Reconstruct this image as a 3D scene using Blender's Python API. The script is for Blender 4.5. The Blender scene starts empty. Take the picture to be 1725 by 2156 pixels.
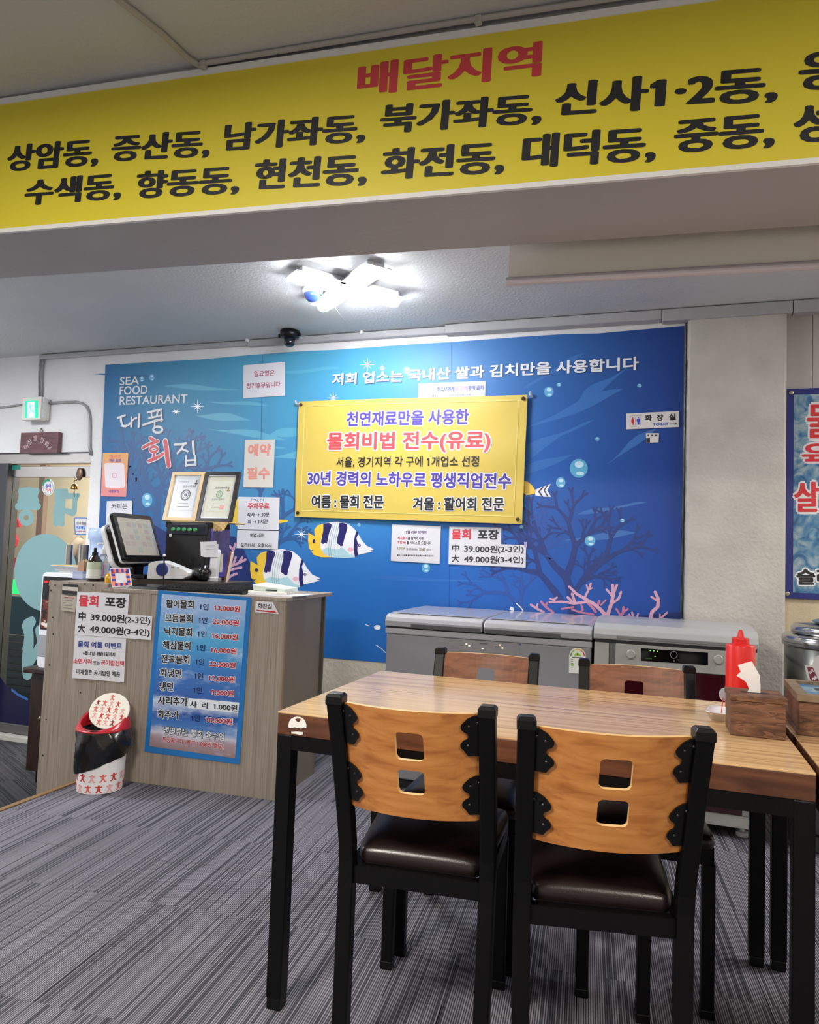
import bpy, bmesh, math, random
import numpy as np
from mathutils import Vector, Matrix
from mathutils.geometry import tessellate_polygon
# ------------------------------------------------------------------ camera, world, lights, exposure
SC = bpy.context.scene
COL = SC.collection
PW, PH, FPX, CH = 1725.0, 2156.0, 1531.0, 1.17
YAW, PITCH, ROLL = 0.327365, 0.0578585, 0.0360848
_f = Vector((-math.sin(YAW)*math.cos(PITCH), math.cos(YAW)*math.cos(PITCH), math.sin(PITCH)))
_r = Vector((math.cos(YAW), math.sin(YAW), 0.0))
_u = _r.cross(_f)
CR = _r*math.cos(ROLL) + _u*math.sin(ROLL)
CU = -_r*math.sin(ROLL) + _u*math.cos(ROLL)
CF = _f
EYE = Vector((0, 0, CH))
cd = bpy.data.cameras.new('camera'); cam = bpy.data.objects.new('camera', cd); COL.objects.link(cam)
cd.sensor_fit = 'HORIZONTAL'; cd.sensor_width = 36.0; cd.lens = 36.0*FPX/PW
cd.clip_start = 0.05; cd.clip_end = 60
cam.matrix_world = Matrix(((CR.x, CU.x, -CF.x, 0), (CR.y, CU.y, -CF.y, 0), (CR.z, CU.z, -CF.z, CH), (0, 0, 0, 1)))
SC.camera = cam
SC.view_settings.view_transform = 'Standard'; SC.view_settings.look = 'None'
SC.view_settings.exposure = 0.55; SC.view_settings.gamma = 1.0
SC.view_settings.use_curve_mapping = False
wd = bpy.data.worlds.new('world'); SC.world = wd; wd.use_nodes = True
bgn = wd.node_tree.nodes['Background']; bgn.inputs[0].default_value = (0.75, 0.82, 0.95, 1); bgn.inputs[1].default_value = 0.35
TUBE_POWER = 82.0
def area(name, loc, rot, sx, sy, power, col):
    l = bpy.data.lights.new(name, 'AREA'); l.shape = 'RECTANGLE'; l.size = sx; l.size_y = sy; l.energy = power; l.color = col
    o = bpy.data.objects.new(name, l); o.location = loc; o.rotation_euler = rot; COL.objects.link(o); return o
area('ceiling_light_front', (-1.3, -0.35, 2.5), (0, 0, 0.6), 0.7, 0.5, 88, (1.0, 0.94, 0.84))
area('ceiling_light_side', (1.3, -0.3, 2.5), (0, 0, 0), 0.7, 0.5, 45, (1.0, 0.90, 0.76))
area('fill_light_back', (2.2, 3.1, 2.5), (0, 0, 0), 0.7, 0.5, 44, (1.0, 0.96, 0.9))  # added fill raising the ambient behind the beam, no known fixture
area('fill_light_entry', (-4.5, 2.2, 2.5), (0, 0, 0), 0.7, 0.5, 62, (0.95, 0.98, 1.0))  # added fill to brighten the left wall, no known fixture
area('passage_light', (-4.2, 5.35, 2.5), (0, 0, 0), 1.6, 0.5, 110, (1.0, 0.95, 0.88))
random.seed(7)
# ------------------------------------------------------------------ pixel measuring: a point of the photograph carried onto a plane of the room
def ray(px, py):
    return CR*((px-PW/2)/FPX) - CU*((py-PH/2)/FPX) + CF
def atY(px, py, Y): d = ray(px, py); return EYE + d*(Y/d.y)
def atZ(px, py, Z): d = ray(px, py); return EYE + d*((Z-CH)/d.z)
class Plane:
    def __init__(s, p, n, up=(0, 0, 1)):
        s.p = Vector(p); s.n = Vector(n).normalized(); s.up = Vector(up); s.up = (s.up - s.n*s.up.dot(s.n)).normalized(); s.rt = s.up.cross(s.n)
    def P(s, px, py, lift=0.0):
        d = ray(px, py); t = (s.p-EYE).dot(s.n)/d.dot(s.n); return EYE + d*t + s.n*lift
# ------------------------------------------------------------------ materials
def lin(c): return c/12.92 if c <= 0.04045 else ((c+0.055)/1.055)**2.4
def rgb(r, g, b): return (lin(r/255), lin(g/255), lin(b/255), 1)
MATS = {}
def N(m, t, **kw):
    n = m.node_tree.nodes.new(t)
    for k, v in kw.items():
        if k.startswith('i'):
            n.inputs[int(k[1:])].default_value = v
        else: setattr(n, k, v)
    return n
def L(m, a, b): m.node_tree.links.new(a, b)
def ramp(m, pts, src=None, interp='LINEAR'):
    r = N(m, 'ShaderNodeValToRGB'); cr = r.color_ramp; cr.interpolation = interp
    while len(cr.elements) < len(pts): cr.elements.new(0.5)
    for e, (p, c) in zip(cr.elements, pts): e.position = p; e.color = c
    if src is not None: L(m, src, r.inputs[0])
    return r
def M(name, col, rough=0.5, metal=0.0, bump=None, var=None, coat=0.0, emit=None, es=1.0, trans=0.0, spec=0.5, alpha=1.0):
    if name in MATS: return MATS[name]
    m = bpy.data.materials.new(name); m.use_nodes = True; MATS[name] = m
    b = m.node_tree.nodes['Principled BSDF']
    c = rgb(*col)
    b.inputs['Base Color'].default_value = c; b.inputs['Roughness'].default_value = rough; b.inputs['Metallic'].default_value = metal
    b.inputs['Specular IOR Level'].default_value = spec
    b.inputs['Coat Weight'].default_value = coat; b.inputs['Coat Roughness'].default_value = 0.08
    b.inputs['Transmission Weight'].default_value = trans; b.inputs['Alpha'].default_value = alpha
    if emit: b.inputs['Emission Color'].default_value = rgb(*emit); b.inputs['Emission Strength'].default_value = es
    tc = N(m, 'ShaderNodeNewGeometry')
    if var:
        n = N(m, 'ShaderNodeTexNoise'); n.inputs['Scale'].default_value = var[0]; n.inputs['Detail'].default_value = 5
        L(m, tc.outputs['Position'], n.inputs['Vector'])
        k = var[1]; d = tuple(x*(1-k) for x in c[:3])+(1,); e = tuple(min(1, x*(1+k)) for x in c[:3])+(1,)
        r = ramp(m, [(0.3, d), (0.7, e)], n.outputs['Fac']); L(m, r.outputs[0], b.inputs['Base Color'])
    if bump:
        n = N(m, 'ShaderNodeTexNoise'); n.inputs['Scale'].default_value = bump[0]; n.inputs['Detail'].default_value = 4
        L(m, tc.outputs['Position'], n.inputs['Vector'])
        bp = N(m, 'ShaderNodeBump'); bp.inputs['Strength'].default_value = bump[1]; bp.inputs['Distance'].default_value = 0.004
        L(m, n.outputs['Fac'], bp.inputs['Height']); L(m, bp.outputs[0], b.inputs['Normal'])
    return m
def wood(name, c0, c1, c2, stretch, scale, rough=0.4, coat=0.0, local=True, rings=0.0):
    m = bpy.data.materials.new(name); m.use_nodes = True; MATS[name] = m
    b = m.node_tree.nodes['Principled BSDF']; b.inputs['Roughness'].default_value = rough
    b.inputs['Coat Weight'].default_value = coat; b.inputs['Coat Roughness'].default_value = 0.12
    src = N(m, 'ShaderNodeTexCoord').outputs['Object'] if local else N(m, 'ShaderNodeNewGeometry').outputs['Position']
    mp = N(m, 'ShaderNodeMapping'); mp.inputs['Scale'].default_value = stretch; L(m, src, mp.inputs[0])
    n = N(m, 'ShaderNodeTexNoise'); n.inputs['Scale'].default_value = scale; n.inputs['Detail'].default_value = 6; n.inputs['Distortion'].default_value = 0.6
    L(m, mp.outputs[0], n.inputs['Vector'])
    fac = n.outputs['Fac']
    if rings:
        w = N(m, 'ShaderNodeMath', operation='MULTIPLY'); L(m, fac, w.inputs[0]); w.inputs[1].default_value = rings
        w2 = N(m, 'ShaderNodeMath', operation='FRACT'); L(m, w.outputs[0], w2.inputs[0])
        n2 = N(m, 'ShaderNodeMix'); n2.inputs[0].default_value = 0.45; L(m, fac, n2.inputs[2]); L(m, w2.outputs[0], n2.inputs[3]); fac = n2.outputs[0]
    r = ramp(m, [(0.28, rgb(*c0)), (0.5, rgb(*c1)), (0.74, rgb(*c2))], fac); L(m, r.outputs[0], b.inputs['Base Color'])
    return m
BLK = M('black_plastic', (8, 8, 10), 0.38, spec=.3)
STEEL_BLACK = M('black_steel', (6, 6, 7), 0.42, bump=(260, 0.08), spec=.22)
WHITE = M('white_plastic', (225, 226, 228), 0.35)
PAPER = M('paper', (214, 213, 219), 0.6)
def ink(name, r, g, b): return M('ink_'+name, (r, g, b), 0.5)
# ------------------------------------------------------------------ mesh builder
_TC = {}
GC = bpy.data.curves.new('glyph', 'FONT'); GC.size = 1; GC.resolution_u = 3; GC.fill_mode = 'FRONT'; GO = bpy.data.objects.new('glyph', GC)
def glyphs(s, bold):
    """outline of a line of writing; heavier faces are overlaid shifted strokes"""
    k = (s, bold)
    if k in _TC: return _TC[k]
    if bold > 0:
        v0, f0 = glyphs(s, 0)[:2]; vs = []; fs = []; n = 5 if bold < 0.045 else 8
        for i in range(n):
            a = 2*math.pi*(i+.3)/n; o = i*len(v0)
            vs.append(v0+np.array((bold*math.cos(a), bold*math.sin(a)*(.42 if .045 <= bold < .063 else 1), i*8e-6))); fs += [tuple(q+o for q in f) for f in f0]
        vs = np.concatenate(vs)
    else:
        GC.body = s; me = GO.to_mesh()
        vs = np.array([(v.co.x, v.co.y, 0.0) for v in me.vertices]); fs = [tuple(p.vertices) for p in me.polygons]
        GO.to_mesh_clear()
        if '1' in s:   # the built-in figure one is a bare bar: give it its flag
            for i in range(len(vs)-3):
                q = vs[i:i+4]
                if abs(q[:, 1].max()-.68) < .02 and abs(q[:, 1].min()) < .01 and .07 < np.ptp(q[:, 0]) < .12 and len(set(np.round(q[:, 0], 3))) == 2 and len(set(np.round(q[:, 1], 3))) == 2:
                    x = q[:, 0].min()+.01; o = len(vs); vs = np.concatenate([vs, np.array([(x, .675, 0), (x-.12, .575, 0), (x-.12, .485, 0), (x, .575, 0)])]); fs.append((o, o+1, o+2, o+3))
    _TC[k] = (vs, fs, vs[:, 0].min(), vs[:, 0].max(), vs[:, 1].min(), vs[:, 1].max()); return _TC[k]
class MB:
    def __init__(s, mx=None): s.v = []; s.f = []; s.mx = mx; s.blocks = []; s.k = 0
    def add(s, vs, fs):
        o = len(s.v)
        for v in vs:
            v = Vector(v); s.v.append(s.mx @ v if s.mx else v)
        s.f += [tuple(i+o for i in f) for f in fs]; return s
    def box(s, x0, x1, y0, y1, z0, z1, mx=None):
        vs = [Vector((x, y, z)) for z in (z0, z1) for y in (y0, y1) for x in (x0, x1)]
        if mx: vs = [mx @ v for v in vs]
        return s.add(vs, [(0, 2, 3, 1), (4, 5, 7, 6), (0, 1, 5, 4), (2, 6, 7, 3), (0, 4, 6, 2), (1, 3, 7, 5)])
    def prism(s, poly, d, P0=(0, 0, 0), U=(1, 0, 0), V=(0, 0, 1)):
        """2-D outline in the frame P0, U, V, pushed along d"""
        P0, U, V, d = Vector(P0), Vector(U), Vector(V), Vector(d)
        a = [P0+U*p[0]+V*p[1] for p in poly]; n = len(a); tri = tessellate_polygon([a])
        if U.cross(V).dot(d) > 0: d = d
        fs = [tuple(t) for t in tri]+[tuple(i+n for i in reversed(t)) for t in tri]+[(i, (i+1) % n, (i+1) % n+n, i+n) for i in range(n)]
        return s.add(a+[p+d for p in a], fs)
    def tube(s, pts, r, n=8, cap=True):
        pts = [Vector(p) for p in pts]; rs = r if isinstance(r, (list, tuple)) else [r]*len(pts); vs = []; fs = []
        for i, p in enumerate(pts):
            t = (pts[min(i+1, len(pts)-1)]-pts[max(i-1, 0)]).normalized()
            a = t.cross(Vector((0, 0, 1))) if abs(t.z) < 0.95 else t.cross(Vector((1, 0, 0)))
            a.normalize(); b = t.cross(a)
            vs += [p+(a*math.cos(2*math.pi*k/n)+b*math.sin(2*math.pi*k/n))*rs[i] for k in range(n)]
        for i in range(len(pts)-1):
            fs += [(i*n+k, i*n+(k+1) % n, (i+1)*n+(k+1) % n, (i+1)*n+k) for k in range(n)]
        if cap: fs += [tuple(range(n-1, -1, -1)), tuple(range((len(pts)-1)*n, len(pts)*n))]
        return s.add(vs, fs)
    def lathe(s, prof, c=(0, 0, 0), n=24, sx=1.0, sy=1.0, mx=None):
        c = Vector(c); vs = []; fs = []
        for r, z in prof: vs += [Vector((r*sx*math.cos(2*math.pi*k/n), r*sy*math.sin(2*math.pi*k/n), z)) for k in range(n)]
        if mx: vs = [mx @ v for v in vs]
        for i in range(len(prof)-1): fs += [(i*n+k, i*n+(k+1) % n, (i+1)*n+(k+1) % n, (i+1)*n+k) for k in range(n)]
        fs += [tuple(range(n-1, -1, -1)), tuple(range((len(prof)-1)*n, len(prof)*n))]
        return s.add([v+c for v in vs], fs)
    def ball(s, c, rx, ry, rz, n=12, k=8):
        return s.lathe([(max(0.02, math.sin(math.pi*i/k))*1.0, -math.cos(math.pi*i/k)) for i in range(k+1)], c, n, mx=Matrix.Diagonal((rx, ry, rz)).to_4x4())
    # flat print on a plane, placed by photo pixels
    def poly(s, pl, pts, lift=0.0, warp=None):
        a = [pl.P(x, y, lift) for x, y in pts]
        fs = [tuple(t) for t in tessellate_polygon([a])]
        return s.flat(pl, a, fs)
    def flat(s, pl, vs, fs):
        s.k += 1; e = pl.n*((s.k % 64)*5e-6); vs = [v+e for v in vs]
        out = []
        for f in fs:
            q = [vs[i] for i in f]; nn = (q[1]-q[0]).cross(q[2]-q[0])
            out.append(tuple(f) if nn.dot(pl.n) >= 0 else tuple(reversed(f)))
        return s.add(vs, out)
    def text(s, pl, t, a, b, hpx, bold=0.0, lift=0.0, grow=0.0, warp=None, mirror=False):
        vs, fs, x0, x1, y0, y1 = glyphs(t, bold)
        A = pl.P(*a); B = pl.P(*b); C = pl.P(a[0], a[1]-hpx); u = B-A; v = pl.n.cross(u).normalized(); v = v*abs((C-A).dot(v))
        if grow: vs, fs = glyphs(t, bold+grow)[:2]
        q = (vs[:, 0]-x0)/(x1-x0)
        if mirror: q = 1-q
        l_ = vs[:, 2]+lift
        p = np.array(A)+np.outer(q, np.array(u))+np.outer((vs[:, 1]-y0)/(y1-y0), np.array(v))
        if warp: l_ = l_+np.array([warp(Vector(t)) for t in p])
        s.blocks.append((p+np.outer(l_, np.array(pl.n)), [tuple(reversed(f)) for f in fs] if mirror else fs)); return s
    def shift(s, d): s.v = [v+d for v in s.v]; return s
    def stroke(s, pl, pts, w, lift=0.0, n=8):
        ws = w if isinstance(w, (list, tuple)) else [w]*len(pts)
        sc = (pl.P(pts[0][0]+1, pts[0][1])-pl.P(*pts[0])).length
        cs = [pl.P(x, y, lift) for x, y in pts]; rs = [q*sc/2 for q in ws]
        for i, c in enumerate(cs):
            s.flat(pl, [c+(pl.rt*math.cos(2*math.pi*k/n)+pl.up*math.sin(2*math.pi*k/n))*rs[i] for k in range(n)], [tuple(range(n))])
            if i:
                d = c-cs[i-1]
                if d.length > 1e-6:
                    q = pl.n.cross(d).normalized()
                    s.flat(pl, [cs[i-1]-q*rs[i-1], c-q*rs[i], c+q*rs[i], cs[i-1]+q*rs[i-1]], [(0, 1, 2, 3)])
        return s
    def disc(s, pl, c, rx, ry=None, lift=0.0, n=20, inner=0.0, ang=0.0):
        ry = ry or rx; ca, sa = math.cos(ang), math.sin(ang)
        def ring(k): return [(c[0]+k*(rx*math.cos(t)*ca-ry*math.sin(t)*sa), c[1]+k*(rx*math.cos(t)*sa+ry*math.sin(t)*ca)) for t in [2*math.pi*i/n for i in range(n)]]
        o = [pl.P(x, y, lift) for x, y in ring(1)]
        if not inner: return s.flat(pl, o, [tuple(range(n))])
        q = [pl.P(x, y, lift) for x, y in ring(inner)]
        return s.flat(pl, o+q, [(i, (i+1) % n, (i+1) % n+n, i+n) for i in range(n)])
# ------------------------------------------------------------------ scene tree
WM = {}
PRINTS = ('lettering', 'handwriting', 'coral_print', 'wave_print', 'bubble_print', 'sparkle_print', 'line_print', 'rock_print', 'small_print', 'rivets', 'border_line', 'frame_line', 'joint_line')
def put(name, mb, mat, parent=None, bevel=0.0, smooth=False, local=False, origin=None, seg=2, subsurf=0):
    vs = mb.v; fc = mb.f
    if mb.blocks:
        inv = WM[parent.name].inverted(); A_ = np.array(inv); vs = [tuple(inv @ v) for v in vs]; fc = list(fc); o = len(vs)
        for p, f in mb.blocks:
            vs += (p @ A_[:3, :3].T+A_[:3, 3]).tolist(); fc += [tuple(i+o for i in t) for t in f]; o += len(p)
        wm = WM[parent.name]
    elif parent is not None:
        base = WM[parent.name]; off = Matrix.Identity(4)
        if not local: inv = base.inverted(); vs = [inv @ v for v in vs]
        wm = base
    else:
        if origin is None:
            o = Vector(((min(v.x for v in vs)+max(v.x for v in vs))/2, (min(v.y for v in vs)+max(v.y for v in vs))/2, min(v.z for v in vs)))
        else: o = Vector(origin)
        vs = [v-o for v in vs]; wm = Matrix.Translation(o)
    me = bpy.data.meshes.new(name); me.from_pydata([tuple(v) for v in vs], [], fc); me.update()
    me.materials.append(mat)
    if smooth:
        for p in me.polygons: p.use_smooth = True
    ob = bpy.data.objects.new(name, me); COL.objects.link(ob)
    if parent is not None: ob.parent = parent
    else: ob.matrix_world = wm
    WM[ob.name] = wm.copy()
    if name.startswith(PRINTS): ob['kind'] = 'stuff'
    if bevel:
        bm = bmesh.new(); bm.from_mesh(me); bmesh.ops.remove_doubles(bm, verts=bm.verts, dist=1e-6); bmesh.ops.recalc_face_normals(bm, faces=bm.faces); bm.to_mesh(me); bm.free()
        md = ob.modifiers.new('bevel', 'BEVEL'); md.width = bevel; md.segments = seg; md.limit_method = 'ANGLE'; md.angle_limit = 0.7
    if subsurf:
        md = ob.modifiers.new('subsurf', 'SUBSURF'); md.levels = subsurf; md.render_levels = subsurf
    if smooth and bevel:
        pass
    return ob
def fixn(mb):
    bm = bmesh.new(); vs = [bm.verts.new(v) for v in mb.v]
    for f in mb.f:
        try: bm.faces.new([vs[i] for i in f])
        except ValueError: pass
    bmesh.ops.recalc_face_normals(bm, faces=bm.faces); bm.verts.index_update()
    o = MB(); o.v = [v.co.copy() for v in bm.verts]; o.f = [tuple(v.index for v in f.verts) for f in bm.faces]; bm.free(); return o
def tag(o, label=None, cat=None, group=None, kind=None):
    if label: o['label'] = label
    if cat: o['category'] = cat
    if group: o['group'] = group
    if kind: o['kind'] = kind
    return o
def thing(name, label, cat, loc, rotz=0.0, group=None, mx=None):
    o = bpy.data.objects.new(name, None); COL.objects.link(o); o.empty_display_size = 0.05
    w = mx if mx is not None else Matrix.Translation(Vector(loc)) @ Matrix.Rotation(rotz, 4, 'Z')
    o.matrix_world = w; WM[o.name] = w.copy()
    return tag(o, label, cat, group)
def struct(name, mb, mat, **kw): return tag(put(name, mb, mat, **kw), kind='structure')
def dup(root, loc, rotz, label):
    r = root.copy(); COL.objects.link(r); w = Matrix.Translation(Vector(loc)) @ Matrix.Rotation(rotz, 4, 'Z'); r.matrix_world = w; WM[r.name] = w; r['label'] = label
    for ch in list(root.children):
        c = ch.copy(); COL.objects.link(c); c.parent = r; WM[c.name] = w
        for g in list(ch.children):
            d = g.copy(); COL.objects.link(d); d.parent = c; WM[d.name] = w
    return r
def rrect(w, h, r, n=4):
    out = []
    for cx, cy, a0 in ((w/2-r, h/2-r, 0), (-w/2+r, h/2-r, 90), (-w/2+r, -h/2+r, 180), (w/2-r, -h/2+r, 270)):
        out += [(cx+r*math.cos(math.radians(a0+90*i/n)), cy+r*math.sin(math.radians(a0+90*i/n))) for i in range(n+1)]
    return out
# ------------------------------------------------------------------ the room
WY = 4.2
WP = Plane((0, WY, 0), (0, -1, 0))
CEIL = 2.56
WALLP = M('wall_paint', (222, 221, 222), 0.45, bump=(42, 0.55), var=(2.2, 0.06))
CEILP = M('ceiling_paint', (200, 202, 204), 0.6, bump=(70, 0.55), var=(1.6, 0.05))
CREAM = M('burlap_paper', (192, 178, 150), 0.8, bump=(300, 0.5), var=(180, 0.08))
GREYP = M('grey_panel', (164, 160, 156), 0.6, var=(3, 0.05))
PLASTER = M('tan_plaster', (206, 196, 176), 0.8, bump=(38, 1.0), var=(6, 0.06))
PILL = M('pillar_paint', (182, 178, 172), 0.55, bump=(55, 0.95), var=(5, 0.10))
struct('ceiling', MB().box(-5.6, 3.2, -2.7, 4.35, CEIL, CEIL+0.1), CEILP)
w = MB(); w.box(-3.868, 3.2, WY, WY+0.16, -0.35, CEIL); w.box(-5.6, -3.868, WY, WY+0.16, 1.825, CEIL); w.box(-5.6, -4.83, WY, WY+0.16, -0.35, 1.825)
struct('wall_back', w, WALLP)
struct('wall_left', MB().box(-5.7, -5.6, -2.7, 4.35, -0.35, CEIL), WALLP)
struct('wall_right', MB().box(3.2, 3.3, -2.7, 4.35, -0.35, CEIL), WALLP)
struct('wall_front', MB().box(-5.6, 3.2, -2.8, -2.7, -0.35, CEIL), WALLP)
struct('pillar', MB().box(0.152, 0.632, WY-0.06, WY, 0, 2.505), PILL, bevel=0.012)
struct('trim_1', MB().box(-2.25, 0.15, WY-0.006, WY, 0, 0.56), PLASTER)
rt = struct('trim_2', MB().box(0.632, 3.2, WY-0.004, WY, 0, 1.25), CREAM)
for i, (a, b) in enumerate(((0.632, 0.757), (0.76, 1.3), (1.303, 1.9), (1.903, 2.5), (2.503, 3.2))):
    put('panel', MB().box(a, b, WY-0.012, WY-0.004, 1.25, 2.52), GREYP, rt, bevel=0.002)
# trunking under the ceiling along the back wall
DUCT = M('grey_trunking', (165, 165, 167), 0.3, var=(4, 0.05))
rt = struct('trim_3', MB().box(-4.38, -2.6, WY-0.034, WY, 2.522, 2.556), DUCT, bevel=0.008)
x0 = -2.598
for x1, hh in ((-1.22, .038), (0.016, .05), (0.66, .06), (3.2, .06)):
    put('trunking_section', MB().box(x0, x1-0.003, WY-0.075 if x1 > -1 else WY-0.04, WY, 2.556-hh-0.006, 2.556), DUCT, rt, bevel=0.006); x0 = x1
for px, py in ((520, 730), (762, 705), (1072, 680), (1255, 664)):
    p = atY(px, py, WY-0.05); put('clip', MB().box(p.x-.008, p.x+.008, WY-.06, WY-.03, 2.54, 2.56), WHITE, rt, bevel=.003)
# carpet platform
PLAT = [(-2.668, -2.7), (3.2, -2.7), (3.2, WY), (-2.9, WY), (-2.9, 3.03), (-2.668, 3.03)]
mc = bpy.data.materials.new('striped_carpet'); mc.use_nodes = True
def carpet(m, ang, base):
    b = m.node_tree.nodes['Principled BSDF']; b.inputs['Roughness'].default_value = 0.85; b.inputs['Specular IOR Level'].default_value = 0.25
    g = N(m, 'ShaderNodeNewGeometry'); mp = N(m, 'ShaderNodeMapping'); mp.inputs['Rotation'].default_value = (0, 0, -ang); L(m, g.outputs['Position'], mp.inputs[0])
    sx = N(m, 'ShaderNodeSeparateXYZ'); L(m, mp.outputs[0], sx.inputs[0])
    dv = N(m, 'ShaderNodeMath', operation='DIVIDE'); L(m, sx.outputs[0], dv.inputs[0]); dv.inputs[1].default_value = 0.0060
    fl = N(m, 'ShaderNodeMath', operation='FLOOR'); L(m, dv.outputs[0], fl.inputs[0])
    # ribs change their yarn every quarter metre or so along their length
    yy = N(m, 'ShaderNodeMath', operation='MULTIPLY'); L(m, sx.outputs[1], yy.inputs[0]); yy.inputs[1].default_value = 1.82
    yf = N(m, 'ShaderNodeMath', operation='FLOOR'); L(m, yy.outputs[0], yf.inputs[0])
    cb = N(m, 'ShaderNodeCombineXYZ'); L(m, fl.outputs[0], cb.inputs[0]); L(m, yf.outputs[0], cb.inputs[1])
    n1 = N(m, 'ShaderNodeTexWhiteNoise'); n1.noise_dimensions = '2D'; L(m, cb.outputs[0], n1.inputs['Vector'])
    k = base
    r1 = ramp(m, [(0.17, rgb(*k[0])), (0.27, rgb(*k[1])), (0.9, rgb(*k[2]))], n1.outputs['Value'])
    fr = N(m, 'ShaderNodeMath', operation='FRACT'); L(m, dv.outputs[0], fr.inputs[0])
    r2 = ramp(m, [(0.0, (0.11, 0.11, 0.14, 1)), (0.20, (0.16, 0.16, 0.19, 1)), (0.42, (1, 1, 1, 1)), (0.74, (1, 1, 1, 1)), (1.0, (0.11, 0.11, 0.14, 1))], fr.outputs[0])
    n2 = N(m, 'ShaderNodeTexNoise'); n2.inputs['Scale'].default_value = 420; n2.inputs['Detail'].default_value = 2; L(m, g.outputs['Position'], n2.inputs['Vector'])
    r3 = ramp(m, [(0.3, (0.62, 0.62, 0.62, 1)), (0.7, (1.25, 1.25, 1.28, 1))], n2.outputs['Fac'])
    n3 = N(m, 'ShaderNodeTexNoise'); n3.inputs['Scale'].default_value = 1.7; n3.inputs['Detail'].default_value = 5; L(m, g.outputs['Position'], n3.inputs['Vector'])
    r4 = ramp(m, [(0.35, (0.86, 0.86, 0.86, 1)), (0.65, (1.08, 1.08, 1.08, 1))], n3.outputs['Fac'])
    o = r1.outputs[0]
    for q in (r2, r3, r4):
        x = N(m, 'ShaderNodeMix', data_type='RGBA', blend_type='MULTIPLY'); x.inputs[0].default_value = 1.0; L(m, o, x.inputs[6]); L(m, q.outputs[0], x.inputs[7]); o = x.outputs[2]
    L(m, o, b.inputs['Base Color'])
    bp = N(m, 'ShaderNodeBump'); bp.inputs['Strength'].default_value = 0.6; bp.inputs['Distance'].default_value = 0.002; L(m, r2.outputs[0], bp.inputs['Height']); L(m, bp.outputs[0], b.inputs['Normal'])
ANG = math.radians(5.0)
carpet(mc, ANG, ((86, 86, 94), (126, 124, 132), (152, 149, 157)))
fl = struct('floor', MB().prism(PLAT, (0, 0, 0.29), (0, 0, -0.3), (1, 0, 0), (0, 1, 0)), M('floor_glue', (28, 28, 32), 0.9))
def clip_poly(poly, planes):
    for (nx, ny, c) in planes:
        out = []
        for i, p in enumerate(poly):
            q = poly[(i+1) % len(poly)]; dp = nx*p[0]+ny*p[1]-c; dq = nx*q[0]+ny*q[1]-c
            if dp <= 0: out.append(p)
            if (dp < 0) != (dq < 0) and abs(dp-dq) > 1e-9:
                t = dp/(dp-dq); out.append((p[0]+(q[0]-p[0])*t, p[1]+(q[1]-p[1])*t))
        poly = out
        if len(poly) < 3: return []
    return poly
ca, sa = math.cos(ANG), math.sin(ANG)
S0 = -sa*(-1.0)+ca*1.856     # a seam the photograph shows
cnt = 0
for j in range(-9, 6):
    for i in range(-8, 9):
        g = 0.0012; a0 = i*0.5+g+0.16*(j % 2); a1 = a0+0.5-2*g; b0 = S0+j*0.55+g; b1 = b0+0.55-2*g
        q = [(a*ca-b*sa, a*sa+b*ca) for a, b in ((a0, b0), (a1, b0), (a1, b1), (a0, b1))]
        q = clip_poly(q, [(-1, 0, 2.668), (1, 0, 3.19), (0, 1, WY-0.01), (0, -1, 0.3)])
        if len(q) < 3: continue
        q = [p for k, p in enumerate(q) if (Vector(p)-Vector(q[k-1])).length > 1e-4]
        put('carpet_tile', MB().prism(q, (0, 0, 0.0095), (0, 0, -0.0095), (1, 0, 0), (0, 1, 0)), mc, fl); cnt += 1
me = bpy.data.materials.new('entry_carpet'); me.use_nodes = True
carpet(me, math.radians(62), ((52, 54, 60), (76, 76, 82), (90, 89, 94)))
struct('floor_entry', MB().box(-5.6, -2.9, -2.7, WY+0.4, -0.35, -0.3).box(-2.9, -2.668, -2.7, 3.03, -0.35, -0.3), me)
BRASS = wood('brass_wood_edging', (98, 74, 46), (132, 102, 66), (150, 120, 80), (30, 1.5, 30), 3.0, 0.35)
rt = struct('trim_4', MB().box(-2.686, -2.664, -2.7, 3.02, -0.30, 0.004), BRASS, bevel=0.003)
put('edging_strip', MB().box(-2.664, -2.652, -2.7, 3.02, 0.0, 0.006), BRASS, rt, bevel=.002)
# ------------------------------------------------------------------ ceiling beam and the delivery banner on it
TB = 0.058; BA = math.atan(TB); tilt = -0.0135
def bz(x): return 2.094+tilt*x
beam = MB()
xs = (-4.6, 3.1)
for x in xs: beam.v += [Vector((x, 1.79+TB*x, bz(x))), Vector((x, 2.117+TB*x, bz(x))), Vector((x, 2.117+TB*x, CEIL)), Vector((x, 1.79+TB*x, CEIL))]
beam.f = [(0, 1, 2, 3), (7, 6, 5, 4), (0, 4, 5, 1), (1, 5, 6, 2), (2, 6, 7, 3), (3, 7, 4, 0)]
struct('beam', fixn(beam), M('beam_paint', (176, 174, 176), 0.5, bump=(60, 0.3), var=(2, 0.05)))
BP = Plane((0, 1.786, 2.3), (math.sin(BA), -math.cos(BA), 0))
def bpt(x, z, d=0.0): return Vector((x, 1.786+TB*x, z))+BP.n*d
def bslab(x0, x1, lo, hi, d0, d1):
    m = MB(); vs = [bpt(x, (bz(x)+lo if hi is None or k == 0 else min(CEIL-.003, 2.53+tilt*x+hi)), d) for d in (d0, d1) for x in (x0, x1) for k in (0, 1)]
    m.v = vs; m.f = [(0, 1, 3, 2), (4, 6, 7, 5), (0, 2, 6, 4), (1, 5, 7, 3), (0, 4, 5, 1), (2, 3, 7, 6)]; return fixn(m)
YEL = M('banner_yellow', (226, 210, 58), 0.4, var=(1.3, 0.03))
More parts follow.
